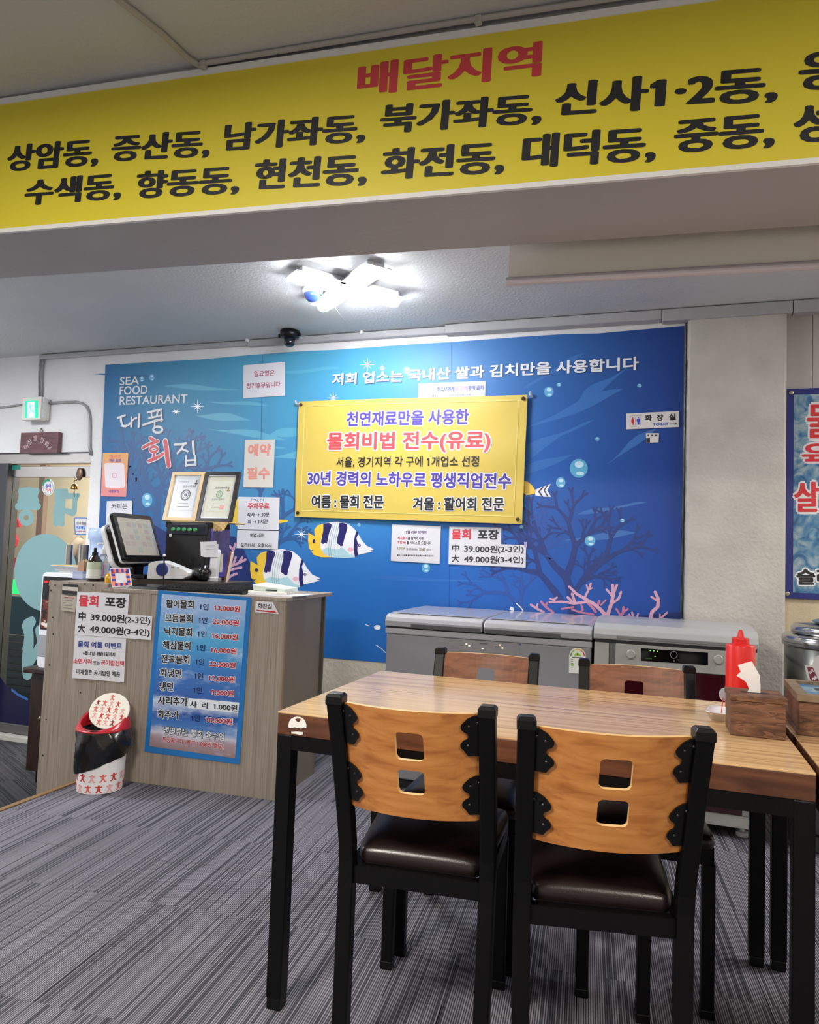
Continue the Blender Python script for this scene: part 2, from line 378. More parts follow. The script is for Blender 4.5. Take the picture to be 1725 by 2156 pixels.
bn = tag(put('delivery_banner', bslab(-2.6, 2.2, 0.0, 0.0, 0, 0.006), YEL), 'long yellow delivery area banner across the ceiling beam', 'banner')
RIM = M('white_rim', (236, 236, 236), 0.4)
def strip(z0, z1):
    m = MB(); m.v = [bpt(x, z0(x) if k == 0 else z1(x), d) for d in (0.0, 0.010) for x in (-2.6, 2.2) for k in (0, 1)]
    m.f = [(0, 1, 3, 2), (4, 6, 7, 5), (0, 2, 6, 4), (1, 5, 7, 3), (0, 4, 5, 1), (2, 3, 7, 6)]; return fixn(m)
put('edge_strip', strip(lambda x: bz(x)-0.004, lambda x: bz(x)+0.009), RIM, bn)
put('edge_strip', strip(lambda x: min(CEIL-.02, 2.515+tilt*x), lambda x: min(CEIL-.002, 2.535+tilt*x)), RIM, bn)
t = MB().text(BP, '배달지역', (752, 207), (1140, 163), 68, 0.046, 0.0068)
put('lettering', t, ink('banner_red', 205, 62, 70), bn)
t = MB()
for s, x0, y0, x1, y1, h in (('상암동,', 15, 367, 209, 353, 58), ('증산동,', 234, 346, 443, 335, 58), ('남가좌동,', 471, 324, 770, 304, 60), ('북가좌동,', 799, 288, 1140, 266, 64),
        ('신사1·2동,', 1166, 252, 1636, 220, 74), ('응암동,', 1677, 200, 2010, 178, 86),
        ('수색동,', 53, 438, 257, 424, 57), ('향동동,', 286, 424, 505, 412, 60), ('현천동,', 534, 406, 773, 394, 66), ('화전동,', 802, 385, 1062, 370, 68),
        ('대덕동,', 1097, 361, 1380, 345, 74), ('중동,', 1417, 330, 1630, 315, 72), ('성산동', 1667, 306, 1950, 288, 82)):
    t.text(BP, s, (x0, y0), (x1, y1), h, 0.055, 0.0068)
put('lettering', t, ink('banner_black', 24, 26, 34), bn)
# cable duct on the ceiling and along the top of the banner
duct = MB()
c = [atZ(240, -8, CEIL-.0095), atZ(345, 74, CEIL-.0095), atZ(395, 122, CEIL-.0095), atZ(428, 143, CEIL-.0105)]
duct.tube(c, [.0085]*4, 8)
put_c = tag(put('cable_duct', duct, M('duct_grey', (176, 172, 165), 0.5)), 'thin grey cable duct running across the ceiling down to the yellow banner', 'cable duct')
d2 = MB().tube([bpt(x, min(CEIL-.0085, 2.546+tilt*x*0.9), 0.018) for x in (c[-1].x, -1.0, -0.5, 0, 0.8, 1.6, 2.2)], [.0075]*7, 8)
put('duct_run', d2, MATS['duct_grey'], put_c)
for px in (436, 1010): p = BP.P(px, 148 if px == 436 else 62, 0.019); put('clip', MB().box(p.x-.009, p.x+.009, p.y-.008, p.y+.008, 2.535, 2.558), MATS['duct_grey'], put_c, bevel=.003)
# ------------------------------------------------------------------ ceiling lamp, sensors, rolled screen
GLOW = M('lamp_glow', (255, 255, 255), 0.5, emit=(247, 250, 255), es=TUBE_POWER)
lc = Vector((-1.52, 3.36, CEIL)); lamp = thing('ceiling_lamp', 'bright white cross shaped tube lamp on the ceiling', 'lamp', lc)
for a, ln in ((math.atan2(0.51, 0.41), 0.62), (math.atan2(0.46, -0.53), 0.68)):
    mx = Matrix.Rotation(a, 4, 'Z')
    put('housing', MB(mx).box(-ln/2+.03, ln/2-.03, -.047, .047, -.034, 0.0), WHITE, lamp, bevel=.004, local=True)
    put('light_shield', MB(mx).box(-ln/2-.004, ln/2+.004, -.066, .066, -.037, -.033), WHITE, lamp, local=True)  # plate added to block the tube's upward light from the ceiling
    tb = MB(mx); pr = [(-ln/2, .012), (-ln/2+.012, .03), (-ln/2+.04, .036), (ln/2-.04, .036), (ln/2-.012, .03), (ln/2, .012)]
    tb.lathe([(r, x) for x, r in pr], (0, 0, 0), 14, mx=Matrix.Rotation(math.pi/2, 4, 'Y')); tb.v = [Vector((v.x, v.y, min(v.z*0.98-.040, -.0372))) for v in tb.v]
    put('tube', tb, GLOW, lamp, smooth=True, local=True)
sn = thing('security_camera', 'small dome camera with blue tinted cover beside the cross lamp', 'camera', (-1.745, 3.41, CEIL))
put('base', MB().lathe([(.052, -.03), (.056, -.02), (.056, 0)], n=20), WHITE, sn, smooth=True, local=True)
put('dome', MB().lathe([(.004, -.075), (.025, -.068), (.04, -.05), (.046, -.03)], n=20), M('blue_dome', (44, 66, 140), 0.08, coat=.6), sn, smooth=True, local=True)
p = atZ(620, 702, CEIL); sn = thing('security_camera', 'black dome camera on the ceiling above the mural', 'camera', (p.x, 4.05, CEIL))
put('base', MB().lathe([(.03, -.05), (.058, -.045), (.062, -.03), (.062, -.004), (.05, 0)], n=20), BLK, sn, smooth=True, local=True)
put('lens_housing', MB().lathe([(.02, -.1), (.032, -.092), (.036, -.05)], n=16), M('dark_gloss', (22, 26, 36), 0.15), sn, smooth=True, local=True)
put('ear', MB().box(-.078, -.055, -.012, .012, -.04, -.02), BLK, sn, bevel=.004, local=True); put('ear', MB().box(.055, .078, -.012, .012, -.04, -.02), BLK, sn, bevel=.004, local=True)
a, b = atZ(698, 636, CEIL-.06), atY(758, 700, WY-.05)
tag(put('thin_wire', MB().tube([a, a.lerp(b, .3)+Vector((0, 0, -.02)), a.lerp(b, .7)+Vector((0, 0, -.03)), b], .0018, 5), M('wire_grey', (150, 150, 155), .5)), 'thin loose wire hanging between cross lamp and wall trunking', 'wire')
YS = 2.2
scr = thing('projector_screen', 'pale rolled up projector screen behind the beam', 'screen', (0, 2.2, 2.0))
SPL = Plane((0, 2.2, 2), BP.n)
def sp(px, py, d=0): return SPL.P(px, py, d)
A, B2 = sp(1071, 589), sp(1071, 480); u = Vector((math.cos(BA), math.sin(BA), 0))
lo = A.z+.004; ln = 1.9
CRM = M('screen_cream', (240, 234, 222), 0.7, var=(3, .02)); BARM = M('screen_bar', (196, 190, 198), 0.35)
m = MB(); n_ = BP.n
for d in (0, -.004):
    m.v += [Vector((A.x, A.y, lo))+n_*d, Vector((A.x, A.y, lo))+u*ln+n_*d+Vector((0, 0, -.02)), Vector((A.x, A.y, 2.5))+u*ln+n_*d, Vector((A.x, A.y, 2.5))+n_*d]
m.f = [(0, 1, 2, 3), (7, 6, 5, 4), (0, 4, 5, 1), (1, 5, 6, 2), (2, 6, 7, 3), (3, 7, 4, 0)]
put('sheet', fixn(m), CRM, scr)
c0 = Vector((A.x, A.y, lo-.010))-u*.006; put('weight_bar', MB().tube([c0, c0+u*(ln+.012)+Vector((0, 0, -.02))], .0135, 14), BARM, scr, smooth=False)
c0 = Vector((A.x, A.y, 2.5)); put('roller_case', MB().box(0, 1, 0, 1, 0, 1, Matrix(((u.x*ln, -u.y*.07, 0, c0.x), (u.y*ln, u.x*.07, 0, c0.y-.035), (0, 0, .058, 2.502), (0, 0, 0, 1)))), WHITE, scr)
# ------------------------------------------------------------------ the sea mural and its printed pictures
mm = bpy.data.materials.new('mural_print'); mm.use_nodes = True
b = mm.node_tree.nodes['Principled BSDF']; b.inputs['Roughness'].default_value = 0.42; b.inputs['Specular IOR Level'].default_value = 0.3
g = N(mm, 'ShaderNodeNewGeometry'); sx = N(mm, 'ShaderNodeSeparateXYZ'); L(mm, g.outputs['Position'], sx.inputs[0])
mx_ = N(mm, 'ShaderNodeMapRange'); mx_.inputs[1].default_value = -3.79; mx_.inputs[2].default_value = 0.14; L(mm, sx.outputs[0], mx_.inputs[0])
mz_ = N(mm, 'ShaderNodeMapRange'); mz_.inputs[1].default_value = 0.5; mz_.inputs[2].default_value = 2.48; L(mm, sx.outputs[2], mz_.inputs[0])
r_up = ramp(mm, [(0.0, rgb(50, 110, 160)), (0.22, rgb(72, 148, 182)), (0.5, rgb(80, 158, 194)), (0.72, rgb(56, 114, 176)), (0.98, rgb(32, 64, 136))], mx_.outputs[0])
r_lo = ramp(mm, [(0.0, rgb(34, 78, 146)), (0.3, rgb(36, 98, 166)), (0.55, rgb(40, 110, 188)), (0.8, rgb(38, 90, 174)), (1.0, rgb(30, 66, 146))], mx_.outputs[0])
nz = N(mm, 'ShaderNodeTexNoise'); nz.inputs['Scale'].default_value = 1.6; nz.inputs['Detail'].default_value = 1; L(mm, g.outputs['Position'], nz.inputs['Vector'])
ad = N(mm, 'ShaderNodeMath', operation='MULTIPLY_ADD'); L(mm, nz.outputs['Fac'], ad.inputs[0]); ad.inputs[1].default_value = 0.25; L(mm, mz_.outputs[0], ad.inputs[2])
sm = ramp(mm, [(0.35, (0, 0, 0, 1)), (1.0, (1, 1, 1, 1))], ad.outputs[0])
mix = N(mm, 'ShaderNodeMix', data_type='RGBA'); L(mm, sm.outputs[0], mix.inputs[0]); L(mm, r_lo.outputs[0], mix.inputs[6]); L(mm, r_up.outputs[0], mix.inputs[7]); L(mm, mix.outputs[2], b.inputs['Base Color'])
nb = N(mm, 'ShaderNodeTexNoise'); nb.inputs['Scale'].default_value = 9; L(mm, g.outputs['Position'], nb.inputs['Vector'])
bp = N(mm, 'ShaderNodeBump'); bp.inputs['Strength'].default_value = 0.12; bp.inputs['Distance'].default_value = 0.006; L(mm, nb.outputs['Fac'], bp.inputs['Height']); L(mm, bp.outputs[0], b.inputs['Normal'])
MP = Plane((0, WY-0.008, 0), (0, -1, 0))
top = [(222, 768), (330, 762), (420, 757), (520, 748), (640, 739), (700, 737), (850, 726), (950, 720), (1100, 709), (1180, 704), (1260, 702), (1441, 686)]
bot = [(1431, 1452), (1100, 1422), (950, 1408), (818, 1396), (688, 1385), (520, 1384), (360, 1380), (200, 1340), (208, 1112)]
m = MB(); vs = [MP.P(x, y) for x, y in top+bot]
m.add(vs, [tuple(t) for t in tessellate_polygon([vs])]); k = len(vs); back = [v+Vector((0, .006, 0)) for v in vs]
m.add(vs+back, [(i, (i+1) % k, (i+1) % k+k, i+k) for i in range(k)])
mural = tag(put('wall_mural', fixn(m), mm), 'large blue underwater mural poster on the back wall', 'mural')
def print_(name, mb, mat, parent=mural): return put(name, mb, mat, parent)
def lens(mb, cx, cy, ln, h, ang, lift):
    ca, sa = math.cos(math.radians(ang)), math.sin(math.radians(ang)); pts = []
    for i in range(17):
        t = i/16; x = (t-.5)*ln; y = -h*math.sin(math.pi*t)**.8*(.55+.4*math.sin(5*t+cx)); pts.append((cx+x*ca-y*sa, cy+x*sa+y*ca))
    for i in range(15, 0, -1):
        t = i/16; x = (t-.5)*ln; y = h*math.sin(math.pi*t)**.9*(.35+.2*math.sin(4*t+cy)); pts.append((cx+x*ca-y*sa, cy+x*sa+y*ca))
    mb.poly(MP, pts, lift)
q = MB()
for a in ((428, 817, 165, 9, 3), (500, 850, 130, 9, 4), (470, 880, 120, 12, 5), (520, 915, 170, 12, 8), (630, 905, 130, 22, -12), (560, 940, 90, 8, 4), (620, 960, 110, 12, -3), (650, 780, 140, 10, -4)): lens(q, *a, .0006)
print_('wave_print', q, M('wave_teal', (84, 164, 194), .42))
q = MB()
for a in ((1210, 860, 220, 20, -22), (1170, 920, 180, 18, -24), (1130, 985, 170, 14, -20), (1330, 940, 130, 14, -36), (1270, 812, 130, 22, -36), (1165, 782, 150, 16, -30), (1290, 1070, 150, 14, -10), (1260, 1130, 160, 14, -6), (1130, 950, 120, 16, -32)): lens(q, *a, .0006)
print_('wave_print', q, M('wave_blue', (52, 106, 176), .42))
q = MB(); lens(q, 260, 790, 130, 7, 2, .0006); print_('wave_print', q, M('wave_dark', (42, 100, 156), .42))
q = MB()
for a in ((930, 1290, 220, 12, -3), (900, 1220, 260, 10, 2), (1010, 1060, 240, 16, -8)): lens(q, *a, .0006)
print_('wave_print', q, M('wave_low', (46, 108, 186), .42))
# far coral silhouettes
def branch(mb, x, y, ang, ln, w, d, lift, rnd):
    pts = [(x, y)]; a = ang
    for i in range(4):
        a += rnd.uniform(-.16, .16); x += math.cos(a)*ln/4; y -= math.sin(a)*ln/4; pts.append((x, y))
    if min(p[0] for p in pts) < 228 or max(p[0] for p in pts) > 1420: return
    mb.stroke(MP, pts, [1.5*w*(1-.08*i) for i in range(5)], lift, 6)
    if d > 0:
        for s in (-1, 1): branch(mb, x, y, a+s*rnd.uniform(.3, .62), ln*rnd.uniform(.6, .8), w*.72, d-1, lift, rnd)
        if rnd.random() < .6: branch(mb, pts[2][0], pts[2][1], a+rnd.choice((-1, 1))*rnd.uniform(.6, .95), ln*.5, w*.6, d-1, lift, rnd)
    else:
        for s in (-.45, .4): branch_tip(mb, x, y, a+s, 11, w*.8, lift)
def branch_tip(mb, x, y, a, ln, w, lift):
    if 236 < x < 1410: mb.stroke(MP, [(x, y), (x+math.cos(a)*ln, y-math.sin(a)*ln)], [1.5*w, 1.4*w], lift, 6)
rnd = random.Random(5); q = MB()
branch(q, 1206, 1300, 1.55, 86, 15, 4, .0010, rnd); branch(q, 1180, 1262, 2.3, 70, 11, 3, .0010, rnd); branch(q, 1225, 1225, .9, 66, 10, 3, .0010, rnd)
print_('coral_print', q, M('coral_navy', (30, 54, 122), .42))
q = MB(); branch(q, 1120, 1300, 2.2, 70, 8, 3, .0008, rnd); branch(q, 1135, 1210, 1.7, 60, 8, 3, .0008, rnd); branch(q, 1160, 1150, 1.9, 44, 7, 2, .0008, rnd)
print_('coral_print', q, M('coral_mid', (36, 78, 156), .42))
q = MB()
for a in ((330, 1110, 1.5, 60, 11, 3), (300, 1080, 2.0, 55, 9, 3), (350, 1060, 1.05, 60, 9, 3), (395, 1010, .7, 40, 7, 2), (280, 1010, 1.9, 46, 8, 2), (250, 1120, 1.8, 50, 9, 2), (590, 1120, 1.4, 34, 8, 3), (575, 1150, .5, 34, 8, 2), (545, 1060, 1.5, 24, 7, 2)): branch(q, *a, .0008, rnd)
print_('coral_print', q, M('coral_left', (42, 86, 142), .42))
q = MB().poly(MP, [(440, 1140), (470, 1128), (495, 1130), (515, 1160), (532, 1200), (532, 1262), (430, 1262), (420, 1180)], .0009)
q.poly(MP, [(205, 1118), (300, 1090), (350, 1120), (350, 1180), (205, 1180)], .0009)
q.poly(MP, [(1180, 1311), (1290, 1302), (1434, 1288), (1433, 1311), (1300, 1340), (1180, 1350)], .0009)
print_('rock_print', q, M('rock_navy', (18, 42, 108), .33))
PINK = M('coral_pink', (206, 158, 182), .33); PINK2 = M('coral_rose', (190, 118, 152), .33)
def c7(pts): return [(1020+x/3.92, 1120+y/3.92) for x, y in pts]
def c3(pts): return [(480+x/5.074, 1060+y/5.074) for x, y in pts]
q = MB()
for pts, w in ((((700, 450), (760, 510), (830, 550), (900, 590), (960, 640), (1020, 710)), (18, 24, 26, 28, 30, 34)), (((540, 580), (640, 575), (740, 590), (860, 575)), (18, 18, 20, 22)), (((600, 540), (570, 560)), (16, 14)),
        (((545, 550), (580, 565)), (15, 15)), (((690, 540), (730, 580)), (22, 20)), (((725, 510), (750, 580)), (22, 20)), (((880, 425), (860, 480), (830, 540)), (18, 18, 20)), (((845, 440), (855, 475)), (14, 14)),
        (((890, 462), (862, 478)), (13, 13)), (((1060, 440), (1065, 520), (1050, 590), (1020, 680), (995, 740)), (24, 28, 30, 32, 34)), (((1095, 440), (1070, 500)), (20, 20)), (((1010, 475), (1050, 520)), (18, 18)),
        (((1130, 495), (1110, 550), (1062, 585)), (18, 20, 20)), (((1410, 495), (1440, 560), (1430, 620), (1385, 660), (1365, 740)), (24, 27, 29, 30, 30)), (((1380, 535), (1425, 565)), (18, 18)),
        (((1510, 665), (1470, 700), (1430, 750)), (16, 17, 18)), (((1450, 680), (1450, 720)), (14, 14)), (((1220, 665), (1238, 730)), (16, 16)), (((1270, 675), (1250, 730)), (14, 14)), (((1195, 680), (1230, 730)), (14, 14)), (((385, 600), (430, 630), (490, 662)), (20, 20, 20)), (((440, 598), (432, 628)), (18, 18))):
    q.stroke(MP, c7(pts), [x/3.92 for x in w], .0014)
for pts in (((80, 430), (60, 500), (5, 580)), ((20, 455), (55, 495)), ((85, 575), (58, 655), (0, 690)), ((190, 600), (100, 645), (50, 665)), ((155, 575), (122, 625)), ((145, 685), (60, 700), (-10, 735)), ((95, 750), (40, 770), (-15, 820), (-40, 880)), ((92, 855), (102, 920)), ((155, 865), (118, 925)), ((182, 890), (160, 930))):
    q.stroke(MP, c3(pts), 4.6, .0014)
print_('coral_print', q, PINK)
q = MB()
for pts, w in ((((1150, 622), (1145, 670), (1085, 725)), 22), (((1090, 635), (1122, 685)), 17), (((1185, 635), (1150, 662)), 17), (((470, 575), (510, 620), (570, 665)), 20), (((520, 585), (505, 612)), 17), (((640, 635), (735, 620)), 16), (((830, 560), (890, 620), (920, 660)), 22), (((725, 640), (800, 665), (900, 680)), 16), (((800, 600), (815, 640), (790, 665)), 16), (((1190, 690), (1130, 725)), 18), (((950, 570), (930, 620)), 20), (((1005, 560), (960, 605)), 13)):
    q.stroke(MP, c7(pts), w/3.92, .0012)
print_('coral_print', q, PINK2)
# fish
FW = M('fish_white', (232, 232, 236), .45); FY = M('fish_yellow', (236, 196, 62), .33); FN = M('fish_navy', (38, 36, 98), .33); FT = M('fish_teal', (176, 212, 222), .33); FB = M('fish_blush', (232, 178, 192), .33)
body = [(1020, 215), (1100, 200), (1180, 195), (1280, 215), (1340, 260), (1385, 310), (1430, 390), (1480, 450), (1555, 485), (1558, 492), (1520, 500), (1555, 508), (1500, 525), (1400, 548), (1360, 575), (1250, 583), (1100, 575), (1020, 545), (990, 480), (985, 430), (1000, 350), (1020, 280)]
tail = [(1025, 215), (960, 235), (925, 280), (930, 330), (935, 355), (862, 312), (858, 400), (870, 480), (885, 500), (920, 495), (895, 515), (920, 550), (1000, 575), (1100, 575), (1040, 550), (1000, 500), (985, 430), (1005, 350), (1022, 280)]
s1 = [(1022, 215), (1080, 208), (1110, 225), (1105, 260), (1085, 310), (1070, 380), (1060, 430), (1035, 420), (1020, 435), (995, 420), (1005, 370), (1020, 290)]
s2 = [(1190, 210), (1230, 205), (1275, 225), (1280, 260), (1260, 330), (1240, 400), (1230, 450), (1210, 460), (1190, 440), (1165, 425), (1170, 370), (1190, 290)]
s3 = [(1380, 290), (1395, 325), (1375, 370), (1390, 430), (1385, 500), (1395, 550), (1360, 575), (1345, 500), (1348, 400), (1360, 340)]
low = [(1000, 500), (1060, 470), (1150, 490), (1230, 470), (1300, 540), (1355, 560), (1350, 577), (1250, 583), (1100, 575), (1020, 545)]
def fish(f, lift):
    T = lambda pts: [f(x, y) for x, y in pts]
    root = print_('fish_print', MB().poly(MP, T(body), lift), FW)
    for nm, pts, mt, dl in (('tail', tail, FY, .0004), ('belly', low, FT, .0003), ('stripe', s1, FN, .0006), ('stripe', s2, FN, .0006), ('stripe', s3, FN, .0006)):
        o = put(nm, MB().poly(MP, T(pts), lift+dl), mt, mural)
    q = MB()
    for x in (1120, 1142, 1165, 1185): q.stroke(MP, T([(x+8, 212), (x-14, 300), (x-36, 400), (x-42, 500), (x-36, 565)]), 1.0, lift+.0007, 5)
    put('line_print', q, M('fish_line', (120, 160, 170), .33), mural)
    a = f(1407, 447); e = put('eye', MB().disc(MP, a, 4.2, lift=lift+.0008), FW, mural)
    put('eye', MB().disc(MP, a, 3.2, lift=lift+.0010), FN, mural); put('eye_spot', MB().disc(MP, f(922, 405), 3.0, 4.6, lift+.0010), FN, mural); put('eye', MB().disc(MP, (a[0]+.5, a[1]-.3), 1.5, lift=lift+.0012), FW, mural)
    put('blush', MB().disc(MP, f(1312, 492), 6, 4.6, lift+.0007), FB, mural)
fish(lambda x, y: (480+x/5.074, 1060+y/5.074), .0016)
fish(lambda x, y: (480+(826+(x-1407)*1.07)/5.074, 1060+(757+(y-447)*1.07)/5.074), .0018)
c6 = lambda pts: [(1050+x/2.556, 640+y/2.556) for x, y in pts]
put('fish_print', MB().poly(MP, c6([(135, 950), (160, 958), (185, 980), (197, 1002), (196, 1022), (150, 1030), (135, 1018)]), .0016), FY, mural)
put('fish_print', MB().poly(MP, c6([(198, 1000), (235, 985), (282, 968), (262, 1003), (283, 1038), (235, 1037), (198, 1030)]), .0016), FW, mural)
put('stripe', MB().stroke(MP, c6([(238, 988), (218, 1010), (236, 1036)]), 3.2, .002).stroke(MP, c6([(262, 978), (246, 1003), (264, 1034)]), 2.6, .002), FN, mural)
put('fish_print', MB().poly(MP, [(585, 1094), (606, 1095), (607, 1098), (585, 1103)], .0016), FY, mural)
put('fish_print', MB().poly(MP, [(486, 1060), (502, 1050), (502, 1110), (488, 1100)], .0016), FY, mural)
# bubbles and sparkles
BUB = M('bubble_print', (92, 168, 206), .33); BUBL = M('bubble_light', (190, 222, 236), .33)
for x, y, rx, ry in ((320, 795, 6, 7), (299, 798, 5, 6), (310, 1053, 11, 15), (1219, 986, 19, 20), (1181, 1016, 10, 11), (1156, 825, 10, 11), (1177, 810, 5, 4), (1347, 812, 5, 4), (1258, 924, 5, 4), (1243, 1139, 11, 11), (1311, 1096, 5, 4), (897, 1196, 9, 10), (756, 1105, 4, 4), (857, 780, 8, 8), (1098, 1109, 4, 4)):
    print_('bubble_print', MB().disc(MP, (x, y), rx, ry, .0013), BUB)
    put('bubble_print', MB().disc(MP, (x+rx*.05, y-ry*.4), rx*.5, ry*.36, .0016, 14).disc(MP, (x+rx*.15, y+ry*.55), rx*.45, ry*.2, .0016, 14), BUBL, mural)
q = MB().disc(MP, (795, 1321), 7, 5, .0013).stroke(MP, [(770, 1315), (778, 1318)], 1.6, .0013).stroke(MP, [(792, 1358), (804, 1366), (812, 1374)], 1.5, .0013).poly(MP, [(1073, 1284), (1076, 1277), (1081, 1279), (1083, 1286)], .0013).stroke(MP, [(1087, 1270), (1096, 1278), (1102, 1286)], 2.2, .0013)
for x, y, r in ((774, 768, 15), (416, 856, 14), (371, 867, 9), (635, 1125, 15), (805, 775, 8), (702, 838, 13)):
    for a in range(8):
        t = math.pi*a/4; k = r if a % 2 == 0 else r*.75
        q.stroke(MP, [(x, y), (x+math.cos(t)*k, y+math.sin(t)*k)], [1.9, .5], .0014, 5)
print_('sparkle_print', q, M('print_white', (235, 240, 244), .33))
# panel joints of the poster
q = MB().stroke(MP, [(553, 748), (546, 1180)], .9, .0013).stroke(MP, [(951, 722), (946, 1300)], .9, .0013)
print_('joint_line', q, M('joint_dark', (26, 80, 140), .4))
# writing on the mural
WI = M('ink_white', (228, 230, 234), .5, spec=.3); SH = M('ink_shadow', (30, 62, 104), .4); RI = M('ink_red', (206, 66, 78), .4)
def mtext(lines, lift=.0024, bold=.022, shadow=(1.6, 1.4)):
    if shadow:
        q = MB()
        for t, a, b_, h in lines: q.text(MP, t, (a[0]+shadow[0], a[1]+shadow[1]), (b_[0]+shadow[0], b_[1]+shadow[1]), h, bold, lift-.0006)
        put('lettering_shadow', q, SH, mural)
    q = MB()
    for t, a, b_, h in lines: q.text(MP, t, a, b_, h, bold, lift)
    put('lettering', q, WI, mural)
mtext([('SEA', (252.3, 811.5), (293, 809.5), 17), ('FOOD', (251.9, 831.9), (310.8, 829.5), 18), ('RESTAURANT', (251.9, 853), (394.5, 848.5), 18)], bold=.012, shadow=None)
mtext([('저희 업소는 국내산 쌀과 김치만을 사용합니다', (699, 811.5), (1345.5, 779), 25)], bold=.03)
c2 = lambda pts: [(200+x/4.107, 780+y/4.107) for x, y in pts]
def arc(cx, cy, rx, ry, a0=0, a1=360, n=12): return [(cx+rx*math.cos(math.radians(a0+(a1-a0)*i/n)), cy+ry*math.sin(math.radians(a0+(a1-a0)*i/n))) for i in range(n+1)]
brush_w = [([(200, 410), (225, 402), (262, 388)], 15), ([(226, 405), (228, 440), (242, 480), (265, 484), (295, 468), (318, 448)], 17), ([(318, 405), (320, 450), (315, 486)], 15), ([(318, 440), (342, 418), (362, 412)], 13), ([(384, 380), (382, 430), (380, 488)], 18),
    ([(458, 364), (510, 352), (575, 338)], 15), ([(490, 362), (494, 405)], 13), ([(545, 350), (538, 392)], 15), ([(468, 414), (520, 402), (570, 388)], 14), ([(418, 472), (470, 455), (520, 436), (585, 426)], 16), ([(572, 340), (578, 400), (575, 440)], 12), ([(520, 445), (518, 485)], 14), (arc(545, 512, 40, 26), 17),
    ([(692, 642), (740, 640), (792, 630)], 17), ([(772, 638), (748, 680), (716, 716)], 17), ([(750, 678), (805, 700)], 15), ([(850, 612), (852, 660), (858, 722)], 20), ([(790, 742), (788, 825)], 17), ([(868, 738), (872, 815)], 17), ([(790, 780), (870, 774)], 14), ([(786, 822), (874, 812)], 16)]
brush_r = [([(482, 585), (512, 604)], 22), ([(420, 668), (470, 640), (545, 612)], 22), (arc(512, 682, 32, 24), 18), ([(515, 715), (505, 770)], 20), ([(468, 784), (530, 760), (592, 722)], 23), ([(610, 612), (622, 680), (628, 750), (640, 822)], 34)]
q = MB(); q3 = MB()
for pts, w in brush_w: q.stroke(MP, c2(pts), w/4.107, .0028); q3.stroke(MP, c2([(x+9, y+8) for x, y in pts]), w/4.107, .0018)
for pts, w in brush_r: q.stroke(MP, c2(pts), (w+13)/4.107, .0028); q3.stroke(MP, c2([(x+9, y+8) for x, y in pts]), (w+13)/4.107, .0018)
put('lettering_shadow', q3, SH, mural); put('lettering', q, WI, mural)
q = MB()
for pts, w in brush_r: q.stroke(MP, c2(pts), w/4.107, .0034)
put('lettering', q, RI, mural)
# ------------------------------------------------------------------ papers and signs on the mural
NP = Plane((0, WY-0.0135, 0), (0, -1, 0))
def sheet(name, pl, pts, mat, label, cat, group=None, lines=(), th=.0012, parent=None):
    a = [pl.P(x, y) for x, y in pts]; n = len(a); bk = [p-pl.n*th for p in a]
    tri = [tuple(t) for t in tessellate_polygon([a])]
    m = MB().flat(pl, a, tri); m.add(a+bk, [(i, (i+1) % n, (i+1) % n+n, i+n) for i in range(n)])
    m.flat(Plane(pl.p, -pl.n), bk, tri)
    o = put(name, m, mat, parent)
    if label: tag(o, label, cat, group)
    by = {}
    for t, x0, y0, x1, y1, h, col, bold in lines: by.setdefault(col, MB()).text(pl, t, (x0, y0), (x1, y1), h, min(.042, bold+.012), .0006)
    for col, mb in by.items(): put('lettering', mb, INK[col], o)
    return o
INK = {'red': ink('red', 200, 62, 72), 'dark': ink('dark', 44, 44, 50), 'black': ink('black', 26, 26, 30), 'pale': ink('pale_red', 216, 140, 124), 'plum': ink('plum', 166, 70, 96), 'navy': ink('navy', 42, 62, 140), 'purple': ink('purple', 96, 62, 120),
    'pink': ink('pink', 222, 140, 168), 'blue': ink('blue', 58, 82, 176), 'olive': ink('olive', 140, 128, 70), 'violet': ink('violet', 128, 84, 150), 'white': WI, 'grey': ink('grey', 120, 120, 126), 'orange': ink('orange', 226, 110, 90)}
sheet('sunday_notice', NP, [(513, 769), (600, 762), (600, 833), (512, 838.5)], PAPER, 'white paper notice with two rows of plum writing, topmost on mural left part', 'notice', 'paper notices on the mural',
    [('일요일은', 534.7, 793.3, 578, 791.5, 12.5, 'plum', .006), ('정기휴무입니다.', 519, 819, 592.5, 814.5, 12, 'plum', .006)])
sheet('reservation_notice', NP, [(516, 926), (579, 925), (575, 1026.5), (512.5, 1026)], M('paper_warm', (210, 204, 196), .6), 'tall white notice with four big pale red letters', 'notice', 'paper notices on the mural',
    [('예약', 521.5, 960.5, 570, 960.5, 26, 'pale', .035), ('필수', 519.5, 1010, 568, 1009, 26, 'pale', .035)])
pk = sheet('parking_notice', NP, [(502, 1046), (589, 1047.5), (586.5, 1118), (500, 1116)], PAPER, 'two overlapped white sheets with red parking heading and opening hours', 'notice', 'paper notices on the mural',
    [('주차무료', 521.5, 1072, 567, 1072, 13.5, 'red', .03), ('식사 → 30분', 520, 1088.5, 567.3, 1088, 9.5, 'dark', .015), ('회 → 1시간', 521.5, 1103.3, 564, 1103, 9.5, 'dark', .015)])
sheet('lower_sheet', NP, [(500, 1114), (587, 1116), (585, 1157), (498, 1154)], PAPER, None, None, None, [], parent=pk)
q = MB().text(NP, '영업시간', (527, 1131.5), (555.5, 1131.5), 9, .018, .0018).text(NP, '오전11시 . 오후10시', (507, 1151.5), (572, 1153), 8.5, .018, .0018); put('lettering', q, INK['dark'], pk)
q = MB()
for pts in ([(528, 1056), (531, 1050)], [(534, 1051), (539, 1051.5), (536, 1056)], [(543, 1051), (541, 1054), (545, 1056)], [(548, 1056), (550, 1050)], [(553, 1052), (556, 1054), (555, 1050), (556, 1057)]): q.stroke(NP, pts, 1.0, .0006, 5)
